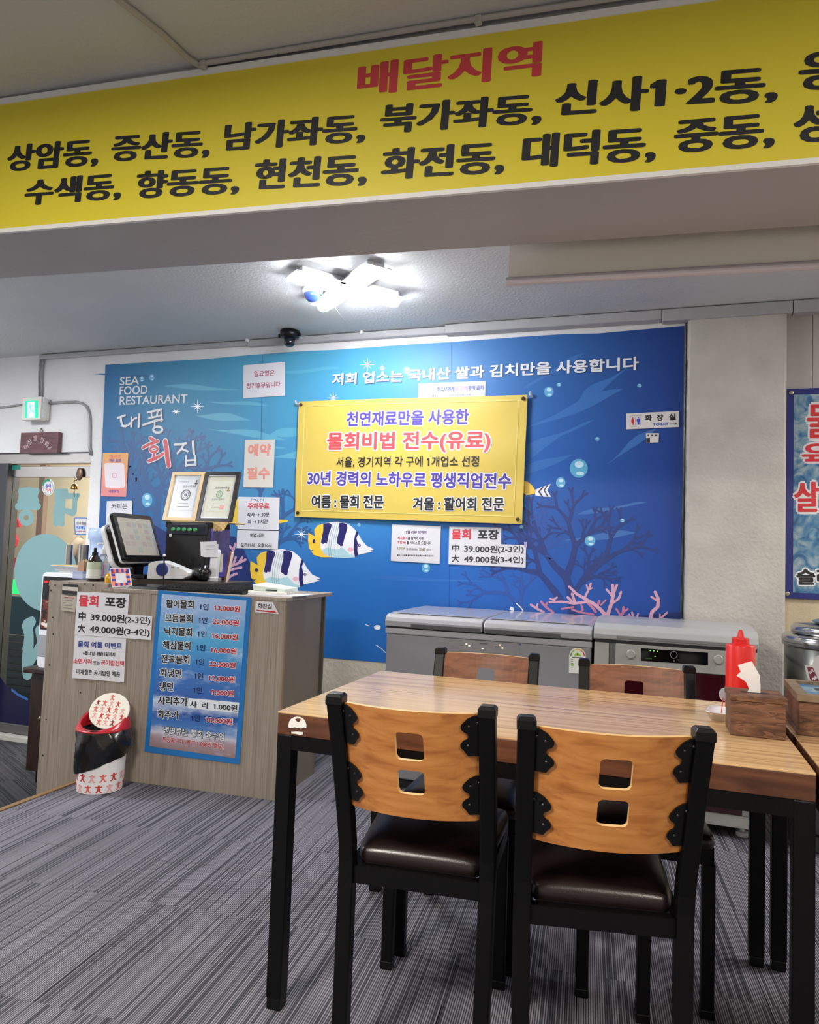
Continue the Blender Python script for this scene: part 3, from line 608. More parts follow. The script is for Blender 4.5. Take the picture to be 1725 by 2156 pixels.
put('handwriting', q, INK['navy'], pk)
sheet('coffee_notice', NP, [(225, 1055), (279, 1054), (277, 1110), (223, 1110)], PAPER, 'white paper notice with three black letters behind the tilted touchscreen', 'notice', 'paper notices on the mural', [('커피는', 234.8, 1072.3, 268, 1071.8, 13, 'dark', .006)])
og = bpy.data.materials.new('orange_pink_print'); og.use_nodes = True; bb = og.node_tree.nodes['Principled BSDF']; bb.inputs['Roughness'].default_value = .5
sz = N(og, 'ShaderNodeSeparateXYZ'); L(og, N(og, 'ShaderNodeNewGeometry').outputs['Position'], sz.inputs[0]); mr = N(og, 'ShaderNodeMapRange'); mr.inputs[1].default_value = 1.42; mr.inputs[2].default_value = 1.85; L(og, sz.outputs[2], mr.inputs[0])
L(og, ramp(og, [(0, rgb(208, 120, 150)), (.5, rgb(228, 150, 120)), (1, rgb(226, 172, 92))], mr.outputs[0]).outputs[0], bb.inputs['Base Color'])
qp = sheet('orange_poster', NP, [(216.8, 953.6), (270.4, 953.6), (265.8, 1046), (212.5, 1045)], og, 'orange to pink poster with a white rounded square', 'poster', None,
    [('한상의 맛', 230, 964.5, 254.5, 964.5, 7, 'orange', .02), ('명품 물회', 230, 973, 254.5, 973, 7, 'violet', .02), ('대풍횟집', 229, 1037.5, 250, 1037.5, 6, 'violet', .02)])
c = (241.8, 1001); put('white_square', MB().poly(NP, [(c[0]+x-(y*.045), c[1]-y) for x, y in rrect(42, 52, 5)], .0006), M('poster_white', (226, 216, 222), .5), qp)
put('emblem', MB().poly(NP, [(c[0]-.5+x, c[1]+y) for x, y in rrect(9, 10, 2.5)], .0009), INK['pink'], qp); put('emblem', MB().poly(NP, [(c[0]-.5+x, c[1]+y) for x, y in rrect(6.5, 7.5, 2)], .0012).disc(NP, (c[0]-.5, c[1]), 1, lift=.0012), MATS['poster_white'], qp)
ag = sheet('age_limit_sign', NP, [(881, 807.6), (1023, 802), (1022, 840), (880, 847)], M('sign_pale', (186, 188, 196), .45), 'long pale sign with pink and blue writing above the yellow cloth banner', 'sign', None,
    [('19세 미만', 885.3, 825.3, 917.8, 824, 9.5, 'pink', .01), ('청소년에게', 920, 824, 957, 822.8, 9.5, 'blue', .025), ('술·담배', 959, 822.7, 983.5, 822, 9.5, 'pink', .02), ('판매 금지', 986, 821.8, 1018, 820.8, 9.5, 'blue', .02), ('(사)한국외식업중앙회 은평구지회', 921, 836.5, 991, 834, 5.2, 'grey', .01)])
put('emblem', MB().disc(NP, (914, 834.5), 4.2, 3.4, .0006, inner=.6).disc(NP, (913.6, 834.3), 1.6, lift=.0006), INK['grey'], ag)
sheet('review_notice', NP, [(825.8, 1104.3), (928.6, 1107.6), (925.9, 1187), (823, 1181)], PAPER, 'white notice with small rows of coloured writing below the yellow cloth banner', 'notice', 'paper notices on the mural',
    [('7월 리뷰 이벤트', 854.5, 1124, 899, 1124.7, 7, 'purple', .012), ('식사후기', 837.3, 1136.5, 858, 1136.8, 6.8, 'red', .014), ('를 남겨주시면', 859, 1136.8, 891.5, 1137.3, 6.8, 'dark', .012), ('초밥 8p', 837, 1145.9, 855, 1146.1, 6.8, 'red', .014), ('를 서비스로 드립니다', 856, 1146.1, 909, 1147, 6.8, 'dark', .012),
     ('네이버', 837, 1158, 853, 1158.5, 6.8, 'olive', .014), ('방문리뷰 또는', 856, 1158.6, 880.5, 1159.4, 5, 'grey', .012), ('SNS', 882.5, 1159.6, 896, 1160, 6.2, 'olive', .012), ('업로드', 898, 1160, 909, 1160.4, 5, 'grey', .012), ('블로그 리뷰를 올려주시면 초밥(특) 10P를 드립니다', 836.4, 1171.3, 913, 1172.8, 4.2, 'dark', .012)])
pr = [('물회', 950.6, 1135.5, 991.9, 1136, 22, 'red', .04), ('포장', 1005.7, 1136, 1050.6, 1136.8, 21.5, 'dark', .035), ('中', 952, 1161.7, 967.4, 1161.9, 16, 'dark', .015), ('39.000원', 977, 1162.3, 1048, 1164.6, 15.5, 'dark', .02), ('(2-3인)', 1048.5, 1165.5, 1103, 1166, 17, 'dark', .012),
    ('大', 951, 1183.5, 967.4, 1183.8, 15.5, 'dark', .015), ('49.000원', 977, 1184.3, 1047.7, 1186.6, 15.5, 'dark', .02), ('(3-4인)', 1047.7, 1187.6, 1102.7, 1188.6, 17, 'dark', .012)]
pw = sheet('takeout_price_notice', NP, [(946.4, 1108.6), (1056, 1111), (1055.4, 1146), (1108, 1148), (1107, 1194.8), (944.4, 1188)], PAPER, 'stepped white price notice below the right end of yellow cloth banner', 'notice', 'paper notices on the mural', pr)
put('tape', MB().poly(NP, [(1104, 1141), (1110, 1141.5), (1110, 1153), (1104, 1152.5)], .001), M('tape', (168, 158, 196), .3), pw)
ts = sheet('toilet_sign', NP, [(1318.7, 870.9), (1430, 865.5), (1430, 899), (1318.7, 904)], M('sign_white', (214, 210, 208), .35), 'white toilet sign with red and blue figures on the mural right edge', 'sign', None,
    [('화', 1358.3, 886.8, 1373, 886.2, 13.5, 'black', .03), ('장', 1383, 886.3, 1397.4, 885.6, 14, 'black', .03), ('실', 1408.7, 885, 1423.5, 884.3, 14, 'black', .03), ('TOILET', 1374.8, 896.5, 1408.3, 895, 5.6, 'blue', .03)], th=.003)
q = MB().stroke(NP, [(1409.6, 892.8), (1424, 891.6)], .9, .0006).stroke(NP, [(1421.5, 889.6), (1424.8, 891.6), (1421.8, 894)], .9, .0006); put('arrow', q, INK['black'], ts)
q = MB()
for a, b_ in (((1327, 876), (1350, 875)), ((1350, 875), (1350, 897.5)), ((1350, 897.5), (1327.3, 898.3)), ((1327.3, 898.3), (1327, 876))): q.stroke(NP, [a, b_], .6, .0006, 5)
q.stroke(NP, [(1338.3, 878), (1338.3, 895)], .7, .0006, 5); put('frame_line', q, INK['grey'], ts)
put('woman_figure', MB().disc(NP, (1332.8, 880), 1.4, lift=.0006).disc(NP, (1332.8, 886.5), 3.2, 5, .0006).stroke(NP, [(1331.8, 889), (1331.9, 894.5)], 1.4, .0006).stroke(NP, [(1333.8, 889), (1333.7, 894.5)], 1.4, .0006), ink('figure_red', 204, 24, 40), ts)
put('man_figure', MB().disc(NP, (1344.4, 879.6), 1.4, lift=.0006).poly(NP, [(1341.2, 881.7), (1347.6, 881.5), (1347.6, 888), (1346.5, 888), (1346.5, 894.3), (1342.6, 894.5), (1342.5, 888), (1341.2, 888)], .0006), ink('figure_blue', 30, 60, 190), ts)
st = sheet('small_sticker', NP, [(1360.4, 912), (1388, 912), (1387, 931.3), (1361.3, 932.3)], M('sign_white', (214, 210, 208), .35), 'tiny black and white sticker below the toilet sign', 'sticker')
put('dark_block', MB().poly(NP, [(1361, 922.5), (1369, 922.5), (1369, 931.8), (1361.6, 932)], .0006).poly(NP, [(1363.5, 915), (1367.5, 915), (1367.5, 918.6), (1363.5, 918.6)], .0006).poly(NP, [(1371.5, 915), (1376, 915), (1376, 918.6), (1371.5, 918.6)], .0006).poly(NP, [(1380, 915), (1384.5, 915), (1384.5, 918.6), (1380, 918.6)], .0006), INK['dark'], st)
# ------------------------------------------------------------------ yellow cloth banner
CP = Plane((0, WY-0.035, 0), (0, -1, 0))
cor = [CP.P(630, 845.5), CP.P(1111, 831.5), CP.P(1100, 1103.5), CP.P(620.5, 1088)]
def bil(u, v): return (cor[0]*(1-u)+cor[1]*u)*(1-v)+(cor[3]*(1-u)+cor[2]*u)*v
cw = (cor[1]-cor[0]).length; ctr = (cor[0]+cor[2])/2
def fold(p):
    u = (p.x-cor[0].x)/(cor[1].x-cor[0].x); v = (cor[0].z-p.z)/(cor[0].z-cor[3].z)
    e = max(0.0, min(1, u)*(1-min(1, u))*4)
    d1 = (u-.72)*.55+(v-.1); d2 = (u-.28)*.5-(v-.2)
    return .010*e*math.sin(2.2*v+1)+.006*math.sin(14*(v+.55*u))*max(0, u-.55)*1.6*(1-.5*v)+.005*math.sin(12*(v-.5*u))*max(0, .45-u)*1.4+.012*max(0, v-.5)*(u-.3)+.004*math.sin(6*u+3*v)
m = MB(); nu, nv = 60, 34
for j in range(nv+1):
    for i in range(nu+1):
        p = bil(i/nu, j/nv); m.v.append(p+CP.n*fold(p))
m.f = [(j*(nu+1)+i, (j+1)*(nu+1)+i, (j+1)*(nu+1)+i+1, j*(nu+1)+i+1) for j in range(nv) for i in range(nu)]
cb = tag(put('cloth_banner', m, M('cloth_yellow', (206, 180, 82), .5, var=(3, .03)), smooth=True), 'yellow cloth banner with purple red and black lettering', 'banner')
def ctext(rows, col, halo=True):
    if halo:
        q = MB()
        for t, x0, y0, x1, y1, h, bo in rows: q.text(CP, t, (x0, y0), (x1, y1), h, bo, .0022, grow=.065, warp=fold)
        put('lettering_halo', q, WI, cb)
    q = MB()
    for t, x0, y0, x1, y1, h, bo in rows: q.text(CP, t, (x0, y0), (x1, y1), h, bo, .0034, warp=fold)
    put('lettering', q, col, cb)
ctext([('천연재료만을 사용한', 731.5, 899, 988, 894, 31, .034), ('30년 경력의 노하우로 평생직업전수', 648, 1022, 1076.6, 1030.5, 31, .034)], ink('banner_purple', 74, 56, 150))
ctext([('물회비법 전수(유료)', 689, 954, 1033, 952.7, 43, .036)], ink('banner_coral', 208, 76, 80))
ctext([('서울, 경기지역 각 구에 1개업소 선정', 709, 984.5, 1009, 983.5, 22, .016)], INK['black'], False)
ctext([('여름 : 물회 전문', 656, 1070, 808, 1071, 27.5, .034), ('겨울 : 활어회 전문', 869.5, 1074.5, 1062.7, 1076, 28, .034)], INK['black'])
q = MB()
def edge(u0, v0, u1, v1):
    for k in range(24):
        a, b_ = k/24, (k+1)/24; P1 = bil(u0+(u1-u0)*a, v0+(v1-v0)*a); P2 = bil(u0+(u1-u0)*b_, v0+(v1-v0)*b_); s = Vector((0, 0, .0028)) if abs(v1-v0) < .01 else Vector((.0028, 0, 0))
        q.flat(CP, [p+CP.n*(fold(p)+.003) for p in (P1, P2, P2+s, P1+s)], [(0, 1, 2, 3)])
for e in ((.035, .045, .975, .045), (.03, .945, .97, .945), (.03, .05, .03, .945), (.965, .045, .965, .945)): edge(*e)
put('border_line', q, M('line_cream', (240, 226, 150), .5), cb)
for u, v in ((.012, .03), (.985, .03), (.015, .965), (.983, .965)):
    p = bil(u, v); p = p+CP.n*(fold(p)+.004)
    put('grommet', MB().lathe([(.004, 0), (.0105, 0), (.0115, .003), (.0105, .005), (.004, .004)], (0, 0, 0), 16, mx=Matrix.Translation(p) @ Matrix.Rotation(math.pi/2, 4, 'X')), M('dark_brass', (72, 52, 40), .35, .7), cb, smooth=True)
for px, py in ((625, 851), (1118, 833)):
    p = atY(px, py, WY-.02); hk = tag(put('wall_hook', fixn(MB().tube([p+Vector((0, .012, 0)), p+Vector((0, -.012, .004)), p+Vector((0, -.022, .02))], [.011, .008, .005], 8)), M('clear_plastic', (220, 226, 230), .1, alpha=.6)), 'clear plastic hook holding the %s corner of yellow cloth banner' % ('upper left' if px < 800 else 'upper right'), 'hook', 'clear hooks of the cloth banner')
# white wire at mural's right edge; black one stands in for gap shade
for k, (x, cl) in enumerate((((.141), (20, 20, 24)), ((.1515), (206, 204, 200)))):
    pts = [Vector((x+.004*math.sin(3.1*i+k), WY-.012-.003*math.sin(2.3*i), 2.49-i*.115)) for i in range(15)]
    tag(put('wire', MB().tube(pts, .0062 if k == 0 else .0025, 6), M('wire_%d' % k, cl, .4)), ('black' if k == 0 else 'thin white')+' wire hanging down between mural and pillar', 'wire')
# ------------------------------------------------------------------ tables
TOPW = wood('table_laminate', (160, 118, 80), (208, 170, 122), (224, 192, 148), (0.6, 22, 1), 2.6, 0.2, coat=0.4, local=False)
WALN = wood('walnut_edge', (58, 32, 20), (92, 54, 34), (118, 74, 48), (2.0, 14, 14), 2.0, 0.42, local=False)
def table(name, label, loc):
    t = thing(name, label, 'table', loc, 0, 'pushed together wooden dining tables')
    w, d = 1.246, .75
    put('tabletop', MB().box(0, w, 0, d, .745, .75), TOPW, t, bevel=.0015, local=True)
    put('edge_band', MB().box(0.001, w-.001, 0.001, d-.001, .692, .745), WALN, t, bevel=.001, local=True)
    f = MB(); a = .036
    f.box(0, w, .004, a, .654, .692).box(0, w, d-a, d-.004, .654, .692).box(.0, a, a, d-a, .654, .692).box(w-a, w, a, d-a, .654, .692)
    put('apron', f, STEEL_BLACK, t, local=True)
    for x in (0, w-.042):
        for y in (.002, d-.044):
            l = put('leg', MB().box(x, x+.042, y, y+.042, .028, .692), STEEL_BLACK, t, bevel=.004, local=True)
            put('foot_cap', MB().box(x+.002, x+.040, y+.002, y+.040, 0, .03), BLK, l, bevel=.003, local=True)
    return t
tb1 = table('dining_table', 'brown wood topped dining table nearest the counter with white sticker remnant', (-.925, 1.716, 0))
tb2 = table('dining_table', 'brown wood topped dining table cut off by the photo edge right of the dark seam', (.338, 1.716, 0))
TF = Plane((0, 1.7155, 0), (0, -1, 0))
wv = [(608, 1532), (607.5, 1527), (609, 1520), (613, 1513.5), (619, 1510), (626, 1508.6), (633, 1509.5), (639, 1513), (643, 1518), (645.5, 1526), (645, 1533), (639, 1531), (634, 1534), (630, 1531.5), (625, 1532.5), (621, 1531), (614, 1532.5)]
hole = [(621.5, 1514), (626, 1512.5), (632, 1512.3), (634, 1515), (631, 1519.5), (628, 1520.5), (624.5, 1518)]
sk = MB().poly(TF, wv, .0002); put('sticker_remnant', sk, M('torn_paper', (226, 224, 220), .6), tb1)
put('sticker_hole', MB().poly(TF, hole, .0005), WALN, tb1)
put('sticker_remnant', MB().poly(TF, [(613.5, 1541), (625, 1540.3), (639, 1541.5), (638, 1546), (632, 1547.5), (622, 1545), (614, 1544.5)], .0002), MATS['torn_paper'], tb1)
# ------------------------------------------------------------------ chairs
CHW = wood('chair_plywood', (162, 96, 44), (190, 124, 62), (205, 141, 76), (1.3, 12, 12), 4.2, 0.3, coat=0.3)
CHW2 = wood('chair_plywood_red', (104, 60, 38), (134, 82, 54), (150, 96, 66), (1.3, 12, 12), 4.2, 0.5, coat=0.0)
PLYE = M('plywood_edge', (216, 176, 116), .5)
LEATH = M('brown_leatherette', (27, 17, 17), 0.3, bump=(420, 0.10), coat=.05)
def lean(z): return 0.0 if z < .47 else -0.125*((z-.47)/.38)**1.15
def bulge(x): return -.048*(1-(x/.17)**2)
def panel_mesh():
    zc, hh, ww = .712, .252, .306
    out = [Vector((x, y, 0)) for x, y in rrect(ww, hh, .012)]
    h1 = [Vector((x+.004, y+.044, 0)) for x, y in rrect(.063, .064, .011)]; h2 = [Vector((x+.004, y-.040, 0)) for x, y in rrect(.061, .057, .011)]
    pts = out+h1+h2; bm = bmesh.new(); vs = [bm.verts.new(p) for p in pts]
    for t in tessellate_polygon([out, h1, h2]):
        try: bm.faces.new([vs[i] for i in t])
        except ValueError: pass
    for k in range(-7, 8):
        bmesh.ops.bisect_plane(bm, geom=bm.verts[:]+bm.edges[:]+bm.faces[:], plane_co=(k*.02, 0, 0), plane_no=(1, 0, 0))
    for k in range(-3, 4):
        bmesh.ops.bisect_plane(bm, geom=bm.verts[:]+bm.edges[:]+bm.faces[:], plane_co=(0, k*.04, 0), plane_no=(0, 1, 0))
    bmesh.ops.recalc_face_normals(bm, faces=bm.faces)
    nf = len(bm.faces); front = list(bm.faces)
    r = bmesh.ops.extrude_face_region(bm, geom=front); nv = [e for e in r['geom'] if isinstance(e, bmesh.types.BMVert)]
    for v in bm.verts: v.co = Vector((v.co.x, lean(zc+v.co.y)+bulge(v.co.x)+.004, zc+v.co.y))
    for v in nv: v.co.y += .014
    bmesh.ops.recalc_face_normals(bm, faces=bm.faces)
    bm.verts.index_update(); m = MB(); m.v = [v.co.copy() for v in bm.verts]; m.f = [tuple(v.index for v in f.verts) for f in bm.faces]; bm.free(); return m
PANEL = panel_mesh()
def backrest(woodm, t):
    o = put('backrest', PANEL, woodm, t, local=True); o.data.materials.append(PLYE)
    for p in o.data.polygons:
        if abs(p.normal.y) < .55: p.material_index = 1
    return o
def bracket(s, z0, big):
    W = .036*big
    sh = [(0, .094), (.016*big, .094), (.025*big, .087)]
    sh += [((.017+.017*math.cos(math.radians(t)))*big, .068+.017*math.sin(math.radians(t))) for t in (40, 20, 0, -20, -40, -62)]+[(.0235*big, .047)]
    sh += [((.018+.017*math.cos(math.radians(t)))*big, .026+.017*math.sin(math.radians(t))) for t in (62, 40, 20, 0, -20, -45)]+[(.025*big, .002), (0, .002)]
    bm = MB(); n = len(sh); fr = []; bk = []
    for u, v in sh:
        x = s*(.166-u); z = z0+v; y = lean(z0)+(lean(z0+.094)-lean(z0))*v/.094+bulge(.117)+.0015+(.049-u)*.445
        fr.append(Vector((x, y-.0035, z))); bk.append(Vector((x, y+.002, z)))
    tri = [tuple(t) for t in tessellate_polygon([fr])]
    bm.add(fr, tri); bm.add(bk, tri); bm.add(fr+bk, [(i, (i+1) % n, (i+1) % n+n, i+n) for i in range(n)])
    return fixn(bm)
def rivet(x, y, z): return MB().ball((x, y, z), .0032, .0025, .0032, 8, 5)
SEATP = []
def seat_mesh(n=6):
    m = MB(); nx, ny = 8, 8
    def pt(i, j, k):
        u = -1+2*i/nx; v = j/ny; w = .150+.030*v**.8
        e = max(abs(u), abs(2*v-1)); dome = (1-u**4)*(1-(2*v-1)**4)
        x = u*w*(1-.05*(2*v-1)**6); y = .014+v*.388-.012*(1-u*u)*(1-v)*0
        return Vector((x, y, .474+.020*dome if k else .430-.003*dome))
    for k in (0, 1):
        m.v += [pt(i, j, k) for j in range(ny+1) for i in range(nx+1)]
    N1 = (nx+1)*(ny+1); q = lambda i, j, k: k*N1+j*(nx+1)+i
    for j in range(ny):
        for i in range(nx): m.f += [(q(i, j, 1), q(i+1, j, 1), q(i+1, j+1, 1), q(i, j+1, 1)), (q(i, j, 0), q(i, j+1, 0), q(i+1, j+1, 0), q(i+1, j, 0))]
    for i in range(nx): m.f += [(q(i, 0, 0), q(i+1, 0, 0), q(i+1, 0, 1), q(i, 0, 1)), (q(i, ny, 1), q(i+1, ny, 1), q(i+1, ny, 0), q(i, ny, 0))]
    for j in range(ny): m.f += [(q(0, j, 1), q(0, j+1, 1), q(0, j+1, 0), q(0, j, 0)), (q(nx, j, 0), q(nx, j+1, 0), q(nx, j+1, 1), q(nx, j, 1))]
    return m
def chair(name, label, loc, rz, woodm):
    t = thing(name, label, 'chair', loc, rz, 'dining chairs with plywood backs')
    o = put('seat', seat_mesh(), LEATH, t, smooth=True, local=True, bevel=.019, seg=4)
    backrest(woodm, t)
    f = MB(); f.box(-.15, .15, -.008, .016, .398, .438).box(-.165, .165, .375, .398, .398, .438)
    f.add([(-.165, .0, .40), (-.142, .0, .40), (-.150, .38, .40), (-.173, .38, .40), (-.165, .0, .438), (-.142, .0, .438), (-.150, .38, .438), (-.173, .38, .438)], [(0, 3, 2, 1), (4, 5, 6, 7), (0, 1, 5, 4), (1, 2, 6, 5), (2, 3, 7, 6), (3, 0, 4, 7)])
    f.add([(.142, .0, .40), (.165, .0, .40), (.173, .38, .40), (.150, .38, .40), (.142, .0, .438), (.165, .0, .438), (.173, .38, .438), (.150, .38, .438)], [(0, 3, 2, 1), (4, 5, 6, 7), (0, 1, 5, 4), (1, 2, 6, 5), (2, 3, 7, 6), (3, 0, 4, 7)])
    put('seat_frame', f, STEEL_BLACK, t, local=True)
    for s in (-1, 1):
        zs = [0.0, .2, .40, .45, .49, .53, .58, .70, .835]; m = MB(); hw, hd = .018, .019
        for z in zs:
            x = s*(.161+.009*z/.85); y = lean(z)-.0+(-.02 if z == 0 else -.01 if z == .2 else 0)
            m.v += [Vector((x-hw, y-hd, z)), Vector((x+hw, y-hd, z)), Vector((x+hw, y+hd, z)), Vector((x-hw, y+hd, z))]
        n = len(zs)
        m.f = [(i*4+k, i*4+(k+1) % 4, i*4+4+(k+1) % 4, i*4+4+k) for i in range(n-1) for k in range(4)]+[(3, 2, 1, 0), tuple(range(n*4-4, n*4))]
        lg = put('rear_post', m, STEEL_BLACK, t, bevel=.004, local=True)
        z = .835; x = s*.1698; y = lean(z)
        c = MB(); hw, hd = .0195, .0205
        for dz, k in ((-.004, 1), (.014, 1), (.021, .72)): c.v += [Vector((x+a*hw*k, y+b*hd*k, z+dz)) for a, b in ((-1, -1), (1, -1), (1, 1), (-1, 1))]
        c.f = [(0, 1, 5, 4), (1, 2, 6, 5), (2, 3, 7, 6), (3, 0, 4, 7), (4, 5, 9, 8), (5, 6, 10, 9), (6, 7, 11, 10), (7, 4, 8, 11), (8, 9, 10, 11), (3, 2, 1, 0)]
        put('post_cap', c, BLK, lg, bevel=.002, local=True)
        l = put('front_leg', MB().box(s*.158-.0165, s*.158+.0165, .368, .40, .02, .40), STEEL_BLACK, t, bevel=.004, local=True)
        put('foot_cap', MB().box(s*.158-.0175, s*.158+.0175, .367, .401, 0, .024), BLK, l, bevel=.003, local=True)
        for z0 in (.740, .601):
            b_ = put('bracket', bracket(s, z0, 1.5), BLK, t, local=True)
            for du, dv in ((.016, .078), (.034, .070), (.037, .026)):
                x = s*(.166-du); z = z0+dv; put('rivet', rivet(x, lean(z0)+(lean(z0+.094)-lean(z0))*dv/.094+bulge(.117)-.0022+(.049-du)*.445, z), M('rivet_steel', (24, 24, 26), .4, .1), b_, local=True)
    return t
c1 = chair('dining_chair', 'dining chair with orange plywood back seen from behind nearest the counter', (-.511, 1.645, 0), math.radians(5), CHW)
c2_ = dup(c1, (-.095, 1.63, 0), math.radians(11), 'dining chair with orange plywood back seen from behind by the napkin box side')
c3_ = dup(c1, (-.562, 2.487, 0), math.radians(184), 'dining chair with red brown back facing us in front of the two lid freezer')
c4_ = dup(c1, (-.046, 2.487, 0), math.radians(185), 'dining chair with red brown back facing us in front of the dark red freezer')
for c in (c3_, c4_):
    c.scale = (1, 1, .974)
    for o in c.children:
        if o.name.startswith('backrest'): o.data = o.data.copy(); o.data.materials[0] = CHW2
# ------------------------------------------------------------------ counter
CW = wood('grey_brown_laminate', (124, 113, 102), (147, 136, 124), (162, 151, 139), (62, 62, 1.2), 2.6, 0.5, local=False)
CW2 = M('laminate_side', (122, 112, 100), .5, var=(12, .04))
CA = math.radians(3.6)
ct = thing('counter', 'grey brown laminate cashier counter with posters on its front', 'counter', (-1.655, 3.093, 0), CA)
CMX = WM[ct.name]
FP = Plane(CMX @ Vector((0, 0, 0)), CMX.to_3x3() @ Vector((0, -1, 0)))
xs_ = (CMX.inverted() @ FP.P(214, 1240)).x
xl_ = (CMX.inverted() @ FP.P(104, 1224)).x
zt = FP.P(611, 1264).z+.011; zl = FP.P(106, 1222).z
put('front_panel', MB().box(xs_+.004, 0, 0, .018, .0, zt-.018), CW, ct, local=True, bevel=.001)
put('side_panel', MB().box(-.018, 0, .018, .46, .0, zt-.018), CW2, ct, local=True, bevel=.001)
put('countertop', MB().box(xs_+.004, .006, -.003, .60, zt-.018, zt), CW, ct, local=True, bevel=.0015)
put('back_panel', MB().box(xs_, -.02, .56, .575, .1, zt-.018), CW2, ct, local=True)
put('wing_panel', MB().box(xl_, xs_, 0.002, .02, -.29, zl), CW, ct, local=True, bevel=.002)
put('wing_top', MB().box(xl_-.02, xs_, .02, .5, zl-.03, zl-.004), CW, ct, local=True, bevel=.002)
put('seam_post', MB().box(xs_-.001, xs_+.005, .004, .018, 0, zt-.001), M('seam_brown', (84, 58, 34), .6), ct, local=True)
put('edge_trim', MB().box(.0005, .0025, -.001, .017, 0.0, zt-.02), M('edge_tan', (150, 126, 96), .5), ct, local=True)
q = MB()
for x, y in ((112, 1300), (113, 1335), (105, 1400), (98, 1515), (91, 1590), (86, 1676), (117, 1232), (197, 1232), (170, 1458), (165, 1568), (180, 1230), (108, 1243)): q.disc(FP, (x, y), 1.8, 1.9, .0028, 8)
put('small_print', q, M('nail_dark', (24, 20, 18), .6), ct)
def fsheet(*a, **k): return sheet(*a, **k)
FQ = Plane(FP.p+FP.n*.0042, FP.n); FQ2 = Plane(FP.p+FP.n*.0058, FP.n)
ev = sheet('event_notice', FQ, [(158, 1330), (266, 1338), (261, 1436.9), (151.9, 1427.4)], PAPER, 'white event notice with navy and red writing hanging low on counter front', 'notice', 'paper notices on the counter',
    [('물회 여름 이벤트', 163.7, 1362.3, 257, 1367, 13, 'navy', .022), ('6월15일~8월15일까지', 175, 1378.8, 242.4, 1382.6, 8.4, 'black', .018), ('소면사리', 154.4, 1397.2, 193, 1398.6, 11.5, 'red', .015), ('또는', 196.5, 1399.3, 210, 1400, 8.2, 'black', .01), ('공기밥선택', 212.7, 1400.8, 261, 1403.6, 12, 'red', .015), ('비계절은 공기밥만 제공', 160.8, 1419.3, 252.6, 1425.4, 11, 'black', .014)])
sheet('takeout_price_notice', FQ2, [(162.7, 1245.3), (271.8, 1250.8), (269, 1293.8), (320.9, 1297), (317.7, 1347.7), (157, 1335.9)], PAPER, 'stepped white price notice on the counter front above the event notice', 'notice', 'paper notices on the counter',
    [('물회', 165.3, 1276.3, 206.7, 1278.5, 24.5, 'red', .04), ('포장', 220.8, 1277.5, 265.4, 1281, 22.5, 'black', .035), ('中', 165.3, 1306.5, 180.6, 1307.2, 19, 'black', .015), ('39.000원', 190.5, 1307.2, 261.6, 1311.8, 17, 'black', .02), ('(2-3인)', 261.6, 1313.8, 316.4, 1317, 17.5, 'black', .012),
     ('大', 163.4, 1331.4, 179.3, 1332.4, 18.5, 'black', .015), ('49.000원', 188.5, 1332.2, 259.7, 1337.2, 17, 'black', .02), ('(3-4인)', 260.3, 1338.6, 315, 1342, 17.5, 'black', .012)])
s1_ = sheet('counter_sticker', FQ, [(132, 1228.5), (165, 1230.5), (163, 1254), (130.5, 1250.5)], M('sticker_grey', (196, 190, 182), .5), 'small black and white sticker at the counter top left corner', 'sticker')
put('dark_band', MB().poly(FQ, [(132.3, 1229), (164.5, 1231), (164.2, 1236.5), (132, 1234.5)], .0006), INK['dark'], s1_)
put('dark_band', MB().poly(FQ, [(131.3, 1242.5), (163.6, 1245), (163, 1253.5), (130.7, 1250.2)], .0006), INK['dark'], s1_)
s2_ = sheet('counter_sticker', FQ, [(129, 1252.5), (162, 1255.5), (158, 1289), (127.5, 1285)], M('sticker_beige', (176, 168, 154), .5), 'faded beige sticker half covered by the counter price notice', 'sticker')
q = MB()
for k in range(4): q.stroke(FQ, [(132, 1263+k*5.4), (152, 1264.8+k*5.4)], .8, .0006, 5)
put('small_print', q, INK['grey'], s2_); put('red_line', MB().stroke(FQ, [(136, 1257.5), (156, 1259.3)], 1.6, .0006), INK['plum'], s2_)
# menu poster
MBLUE = M('menu_frame_blue', (28, 112, 184), .4)
mn = sheet('menu_poster', FQ, [(333, 1242.7), (529.4, 1258), (504.5, 1609), (304, 1582.8)], MBLUE, 'tall blue menu poster with waves and prices on the counter front', 'poster')
sea = bpy.data.materials.new('sea_photo_print'); sea.use_nodes = True; bb = sea.node_tree.nodes['Principled BSDF']; bb.inputs['Roughness'].default_value = .4
gp = N(sea, 'ShaderNodeNewGeometry'); sz = N(sea, 'ShaderNodeSeparateXYZ'); L(sea, gp.outputs['Position'], sz.inputs[0])
n_ = N(sea, 'ShaderNodeTexNoise'); n_.inputs['Scale'].default_value = 5; n_.inputs['Detail'].default_value = 9; n_.inputs['Roughness'].default_value = .68
mp = N(sea, 'ShaderNodeMapping'); mp.inputs['Scale'].default_value = (1, 1, 2.2); L(sea, gp.outputs['Position'], mp.inputs[0]); L(sea, mp.outputs[0], n_.inputs['Vector'])
mr = N(sea, 'ShaderNodeMapRange'); mr.inputs[1].default_value = .15; mr.inputs[2].default_value = .92; L(sea, sz.outputs[2], mr.inputs[0])
ma = N(sea, 'ShaderNodeMath', operation='MULTIPLY_ADD'); L(sea, n_.outputs['Fac'], ma.inputs[0]); ma.inputs[1].default_value = .12; L(sea, mr.outputs[0], ma.inputs[2])
